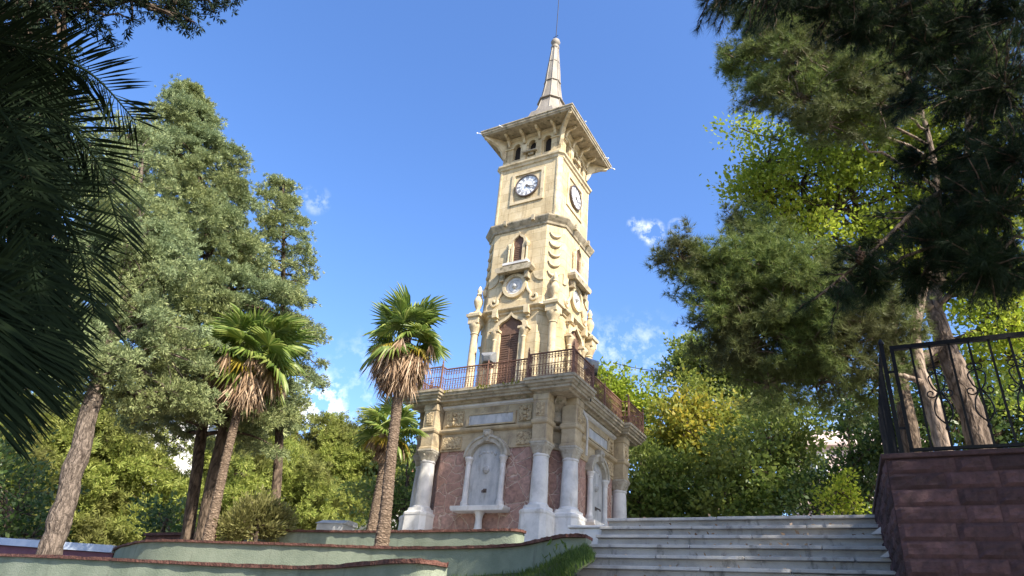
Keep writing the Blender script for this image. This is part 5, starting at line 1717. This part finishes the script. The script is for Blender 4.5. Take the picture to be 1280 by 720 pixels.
np_mesh('trunk', np.concatenate([V, V2]) - fb, [np.concatenate([Fq, F2 + len(V)])], M['bark_dark'], e, True)
sp_, sd_ = np.array(shoots_p), np.array(shoots_d)
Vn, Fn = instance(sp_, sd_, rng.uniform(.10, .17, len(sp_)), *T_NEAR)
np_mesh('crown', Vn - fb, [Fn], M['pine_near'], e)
# unseen rest of its crown, lobes added over and behind the viewer for shade
high = [(np.array(c), np.array([r_, r_, r_ * .7])) for c, r_ in (((6.5, .5, 9.2), 1.5), ((8.5, .5, 10.5), 1.8), ((7, 2, 12.0), 1.6), ((5.0, -1.2, 8.8), 1.3), ((9.5, 2.6, 9.5), 1.5),
                                                                  ((6.5, -2, 10.5), 1.6), ((10, -.5, 8.5), 1.6), ((7.5, 3.0, 10.5), 1.2),
    ((5.6, 4.6, 8.6), .9), ((6.6, 4.8, 8.4), .9), ((7.5, 2.2, 8.2), 1.2), ((4.2, 1.6, 8.6), 1.0), ((5.2, 4.8, 11.2), 1.1), ((6.2, 4.6, 10.2), 1.0), ((8.2, 3.2, 8.0), 1.0), ((7.4, 4.6, 9.6), 1.0))]
P_, D_ = clumps(high, .34, .8, .3)
Vf, Ff = foliage(P_, D_, .34, 22, .19, T_NEEDLE, .7, .4, .7, .5)
np_mesh('crown', Vf - fb, [Ff], M['pine'], e)
# a cone hanging in the open
cpos = at(1075, 322, 4.95)
b = MB(tuple(fb))
b.lathe(cpos[0], cpos[1], [(.004, cpos[2] - .075), (.025, cpos[2] - .06), (.042, cpos[2] - .02), (.040, cpos[2] + .02), (.022, cpos[2] + .06), (.006, cpos[2] + .075)], 10)
for k in range(46):
    t = k / 46
    rr = .044 * math.sin(math.pi * (.12 + .8 * t)); an = k * 2.4
    b.sphere((cpos[0] + rr * math.cos(an), cpos[1] + rr * math.sin(an), cpos[2] - .065 + .13 * t), .011, 5, 3)
b.tube([(cpos[0], cpos[1], cpos[2] + .07), (cpos[0] + .02, cpos[1], cpos[2] + .12)], .006, 5)
b.build('pine_cone', M['cone'], e, smooth=True)

# unseen broad tree added behind the viewer to shade the left foreground
vb = np.array([.8, -4.5, 0.0])
tree('leafy_tree', 'unseen broad shade tree added behind the viewer', 'tree', [([vb, vb + np.array([.1, 0, 3]), vb + np.array([0, .2, 6]), vb + np.array([-.2, .4, 8.5])], [.3, .26, .2, .08])],
     [(np.array(c), np.array([r_, r_, r_ * .7])) for c, r_ in (((.5, -3.2, 7.5), 1.8), ((-1.5, -3.5, 7.5), 1.7), ((2.4, -3.2, 8.0), 1.8), ((0, -4.8, 9.0), 2.0), ((-2.8, -4.5, 8), 1.6), ((2.5, -1.2, 8.0), 1.3), ((.6, -1.2, 8.0), 1.5), ((1.2, -1.0, 6.6), 1.1), ((-.3, -.9, 7.2), 1.3), ((-1.6, -.7, 6.6), 1.3))],
     M['broad_dark'], M['bark_dark'], rc=.5, per=26, size=.2, fill=1.2)


# ------------------------------------------------------------------ date palm hanging in from the left
db = np.array([-4.6, 2.6, 0.0])
dc = np.array([-4.3, 2.9, 4.6])
e = tag(empty('date_palm', tuple(db)), 'dark shaded feather palm whose fronds hang in from the left edge', 'palm tree')
c_ = np.array(catmull([db, db + np.array([.05, .05, 1.5]), db + np.array([.15, .15, 3.2]), dc], 8))
V, Fq = tubes_np([c_], [np.linspace(.34, .26, len(c_)) * (1 + .06 * np.sin(np.arange(len(c_)) * 2.2))], 14)
np_mesh('trunk', V - db, [Fq], M['bark_palm'], e, True)


def feather(pts_, n=60, lmax=.42, seed=0, hang=.10, wid=.0095, face=None):
    r_ = np.random.default_rng(seed)
    path = np.array(catmull(pts_, 10))
    V, Fq = tubes_np([path], [np.linspace(.022, .004, len(path))], 5)
    Vl, Fl = [], []
    for i in range(n):
        t = .12 + .88 * i / (n - 1)
        x = t * (len(path) - 1); k = int(min(x, len(path) - 2))
        p = path[k] + (path[k + 1] - path[k]) * (x - k)
        tg = unit(path[k + 1] - path[k])
        sd = unit(np.cross(tg, np.array([0, 0, 1.0]) + r_.normal(size=3) * .1))
        if face is not None:
            vw = unit(p - face)
            s2 = unit(np.cross(tg, vw)); sd = unit(sd * .45 * (1 if sd.dot(s2) > 0 else -1) + s2 * .85)
        nn = np.cross(sd, tg)
        for s in (-1, 1):
            L_ = lmax * (.55 + .45 * math.sin(math.pi * min(1, t * 1.05))) * r_.uniform(.85, 1.1)
            d = unit(tg * (.62 + .3 * t) + sd * s * .8 + nn * .25 + r_.normal(size=3) * .08)
            mid = p + d * L_ * .5
            tip = p + d * L_ + np.array([0, 0, -hang * L_ * (.5 + .5 * r_.uniform())])
            mid[2] -= hang * L_ * .2
            q = unit(np.cross(d, nn + .2 * sd)) * wid * (.7 + .3 * r_.uniform())
            n0 = len(Vl)
            Vl += [p - q * .3, p + q * .3, mid + q, tip, mid - q]
            Fl += [(n0, n0 + 1, n0 + 2), (n0, n0 + 2, n0 + 4), (n0 + 4, n0 + 2, n0 + 3)]
    return V, Fq, np.array(Vl), np.array(Fl)


dates = [  # the first ones fill the dark mass at the frame edge
    [dc, at(-60, 180, 3.8), at(10, 220, 3.9), at(50, 280, 4.0), at(62, 350, 4.0)],
    [dc, at(-70, 60, 3.9), at(10, 100, 4.0), at(70, 130, 4.1), at(120, 200, 4.1)],
    [dc, at(-80, 300, 3.7), at(0, 345, 3.8), at(40, 395, 3.8), at(50, 450, 3.8)],
    [dc, at(-90, 10, 3.4), at(-10, 30, 3.4), at(40, 90, 3.5), at(60, 170, 3.5)],
    [dc, at(-80, 400, 3.2), at(-30, 430, 3.2), at(0, 465, 3.2), at(8, 510, 3.2)],
    # rachis control points given where the fronds hang
    [dc, at(-60, 150, 3.2), at(40, 215, 3.3), at(95, 300, 3.4), at(118, 390, 3.4)],
    [dc, at(-80, 230, 3.0), at(10, 310, 3.0), at(50, 385, 3.0), at(60, 450, 3.0)],
    [dc, at(-90, 330, 2.8), at(-20, 380, 2.8), at(20, 430, 2.8), at(34, 480, 2.8)],
    [dc, at(-40, 90, 3.4), at(60, 140, 3.5), at(120, 200, 3.6), at(150, 290, 3.6)],
    [dc, at(-60, 40, 3.2), at(30, 60, 3.3), at(110, 90, 3.4), at(168, 150, 3.4)],
    [dc, at(-100, 120, 2.9), at(-20, 200, 2.9), at(30, 290, 3.0), at(50, 380, 3.0)],
    [dc, at(-120, 250, 2.6), at(-60, 340, 2.6), at(-25, 430, 2.6), at(-15, 520, 2.6)],
    [dc, at(-80, 20, 3.6), at(0, 80, 3.7), at(50, 150, 3.8), at(70, 230, 3.8)],
    [dc, at(-80, 100, 3.0), at(-10, 130, 3.0), at(30, 190, 3.0), at(45, 260, 3.0)],
    [dc, at(-80, 200, 3.4), at(0, 280, 3.5), at(60, 360, 3.6), at(85, 450, 3.6)],
    [dc, dc + np.array([-.6, .4, .9]), dc + np.array([-1.6, .8, .9]), dc + np.array([-2.4, 1.0, .1])],
    [dc, dc + np.array([-.4, -.6, 1.0]), dc + np.array([-.7, -1.5, 1.0]), dc + np.array([-.9, -2.2, .2])],
    [dc, dc + np.array([.1, -.6, 1.2]), dc + np.array([.3, -1.3, 1.3]), dc + np.array([.5, -2.0, .6])],
]
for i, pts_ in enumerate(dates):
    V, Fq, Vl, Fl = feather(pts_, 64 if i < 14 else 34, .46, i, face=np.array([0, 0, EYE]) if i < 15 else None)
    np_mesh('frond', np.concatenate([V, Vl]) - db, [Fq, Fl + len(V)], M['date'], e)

# dark fine leaved conifer above it, reaching over the top left
ob = np.array([-7.0, 3.2, 0.0])
otr = [ob, ob + np.array([.1, .1, 3.5]), ob + np.array([.2, .3, 7]), ob + np.array([.3, .5, 11])]
lim = [otr[2], at(-40, -40, 5.6), at(60, -10, 5.6), at(160, -15, 5.8), at(240, -18, 6.0), at(300, -14, 6.2)]
tree('conifer_tree', 'dark fine leaved conifer bough reaching in over the top left corner', 'tree', [(otr, [.3, .26, .2, .08]), (lim, [.1, .06, .045, .035, .02, .01])],
     [lobe(20, 20, 5.6, 40, 1, 1, .7), lobe(60, -10, 5.6, 40), lobe(110, 10, 5.7, 32, 1.2, 1, .7), lobe(165, 0, 5.8, 34, 1.2, 1, .7), lobe(215, 2, 6.0, 26, 1.2, 1, .6), lobe(255, -4, 6.1, 22, 1.2, 1, .6), lobe(285, -4, 6.2, 16, 1.2, 1, .6),
      lobe(20, 90, 5.6, 45), lobe(35, 170, 5.8, 50), lobe(25, 250, 5.8, 55), lobe(55, 300, 6.0, 45), lobe(15, 350, 5.8, 50), lobe(70, 220, 6.0, 40), lobe(-10, 430, 5.8, 50), lobe(80, 120, 6, 34), lobe(-30, 50, 5.6, 60), lobe(235, 25, 6.0, 10), lobe(-20, 150, 5.6, 60), lobe(60, 70, 5.6, 30)] +
     [(np.array(c), np.array([r_, r_, r_ * .7])) for c, r_ in (((-5.2, 3.2, 7.4), 1.5), ((-3.6, 1.6, 6.8), 1.4), ((-5.6, .8, 6.0), 1.6), ((-2.0, .6, 6.6), 1.2), ((-4.0, -.8, 6.0), 1.4), ((-6.5, 2.2, 4.4), 1.2), ((-1.2, -.6, 6.2), 1.2))],  # unseen lobes added overhead to keep sky light off the palm fronds
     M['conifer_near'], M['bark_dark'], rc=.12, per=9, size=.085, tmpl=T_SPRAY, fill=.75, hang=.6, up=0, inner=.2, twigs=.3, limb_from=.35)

# ------------------------------------------------------------------ grass on the bank and at the wall foot
low_, up_, nB_ = BANK
n = 6500
t = rng.uniform(0, 1, n) ** .8; s = rng.uniform(0, nB_ - 1.001, n); k = s.astype(int); fr = (s - k)[:, None]
la, ua = np.array(low_), np.array(up_)
lo = la[k] * (1 - fr) + la[k + 1] * fr; hi = ua[k] * (1 - fr) + ua[k + 1] * fr
P_ = lo * (1 - t[:, None]) + hi * t[:, None]
Vg, Fg = instance(P_, np.array([0, 0, 1.0]) + rng.normal(size=(n, 3)) * .35, rng.uniform(.04, .11, n), np.array([[-.05, 0, 0], [.05, 0, 0], [.03, .05, .6], [0, .12, 1.0]]), np.array([[0, 1, 2, 3]]))
tag(np_mesh('grass', Vg, [Fg], M['grass']), kind='stuff')
# tufts at the left edge of the stairs
sv = MB()
n = 80
P_ = np.array([T(5.55 + rng.normal(0, .09), -8.4 - .1 * rng.uniform(-6, 9), 0) for _ in range(n)])
P_[:, 2] = 2.75 + .25 * rng.uniform(size=n)
Vg, Fg = instance(P_, np.array([-.15, -.2, 1.0]) + rng.normal(size=(n, 3)) * .5, rng.uniform(.05, .12, n), *T_LONG)
o = np_mesh('weed', Vg, [Fg], M['grass'])
tag(o, 'green weeds growing along the left edge of the steps', 'weeds', kind='stuff')


# ------------------------------------------------------------------ buildings glimpsed behind the trees
def building(label, x, y, w, d, h, rz, wallm, floors, cols, roofm='roof_tile'):
    e = tag(empty('apartment_building', (x, y, PZ - .5), rz), label, 'building')
    b = MB(); b.box(-w / 2, w / 2, -d / 2, d / 2, 0, h); b.build('wall', wallm, e)
    b = MB()
    b.loft([[(-w / 2 - .4, -d / 2 - .4, h), (w / 2 + .4, -d / 2 - .4, h), (w / 2 + .4, d / 2 + .4, h), (-w / 2 - .4, d / 2 + .4, h)],
            [(-w / 2 - .4, -d / 2 - .4, h + .2), (w / 2 + .4, -d / 2 - .4, h + .2), (w / 2 + .4, d / 2 + .4, h + .2), (-w / 2 - .4, d / 2 + .4, h + .2)],
            [(-w / 4, -.3, h + 2.2), (w / 4, -.3, h + 2.2), (w / 4, .3, h + 2.2), (-w / 4, .3, h + 2.2)]])
    b.build('roof', M[roofm], e)
    for f in range(floors):
        for c in range(cols):
            xx = -w / 2 + w * (c + .5) / cols
            z = 1.1 + f * (h / floors)
            b = MB(); b.box(xx - .55, xx + .55, -d / 2 - .03, -d / 2 + .05, z, z + 1.4); wi = b.build('window', M['glass'], e)
            b = MB()
            b.fband([(xx - .55, z), (xx + .55, z), (xx + .55, z + 1.4), (xx - .55, z + 1.4)], [(xx - .65, z - .1), (xx + .65, z - .1), (xx + .65, z + 1.5), (xx - .65, z + 1.5)], d / 2 - .02, d / 2 + .07, True)
            b.box(xx - .025, xx + .025, -d / 2 - .05, -d / 2 - .028, z, z + 1.4)
            b.build('window_frame', M['facade'], wi)


p = at(265, 600, 48.0)
building('white rendered apartment block glimpsed behind the twin conifer trunks', p[0], 48.0, 9, 9, at(262, 512, 44)[2] - PZ, R(15), M['facade'], 4, 3)
p = at(1065, 580, 46.0)
building('pink rendered house glimpsed through the leaves right of the stairs', p[0], 46.0, 8, 8, at(1050, 545, 42)[2] - PZ, R(-20), M['facade_pink'], 4, 3, 'facade_pink')
p = at(505, 600, 52.0)
building('pale house glimpsed low behind the middle fan palm', p[0], 52.0, 10, 8, at(505, 600, 48)[2] - PZ, R(5), M['facade'], 3, 4)

# power cable
w0_, w1_ = T(2.2, 1.4, 10.2), at(862, 457, 27)
b = MB(tuple(w0_))
pts_ = [w0_ * (1 - t) + w1_ * t - np.array([0, 0, .25 * math.sin(math.pi * t)]) for t in np.linspace(0, 1, 14)]
b.tube(pts_, .012, 5)
o = b.build('power_cable', M['iron'], loc=tuple(w0_))
tag(o, 'thin dark cable strung from the tower to the trees on the right', 'cable')

# dry leaves blown onto the steps and the copings
n = 170
k = rng.integers(0, 9, n)
P_ = np.array([T(rng.uniform(5.8, 9.2), -7.6 - .28 * kk + rng.uniform(.02, .24), PZ - .17 * kk + .012) for kk in k])
Vg, Fg = instance(P_, np.array([0, 0, .25]) + rng.normal(size=(n, 3)) * np.array([1, 1, .25]), rng.uniform(.04, .08, n), *T_LEAF)
tag(np_mesh('fallen_leaves', Vg, [Fg], M['palm_dead']), kind='stuff')
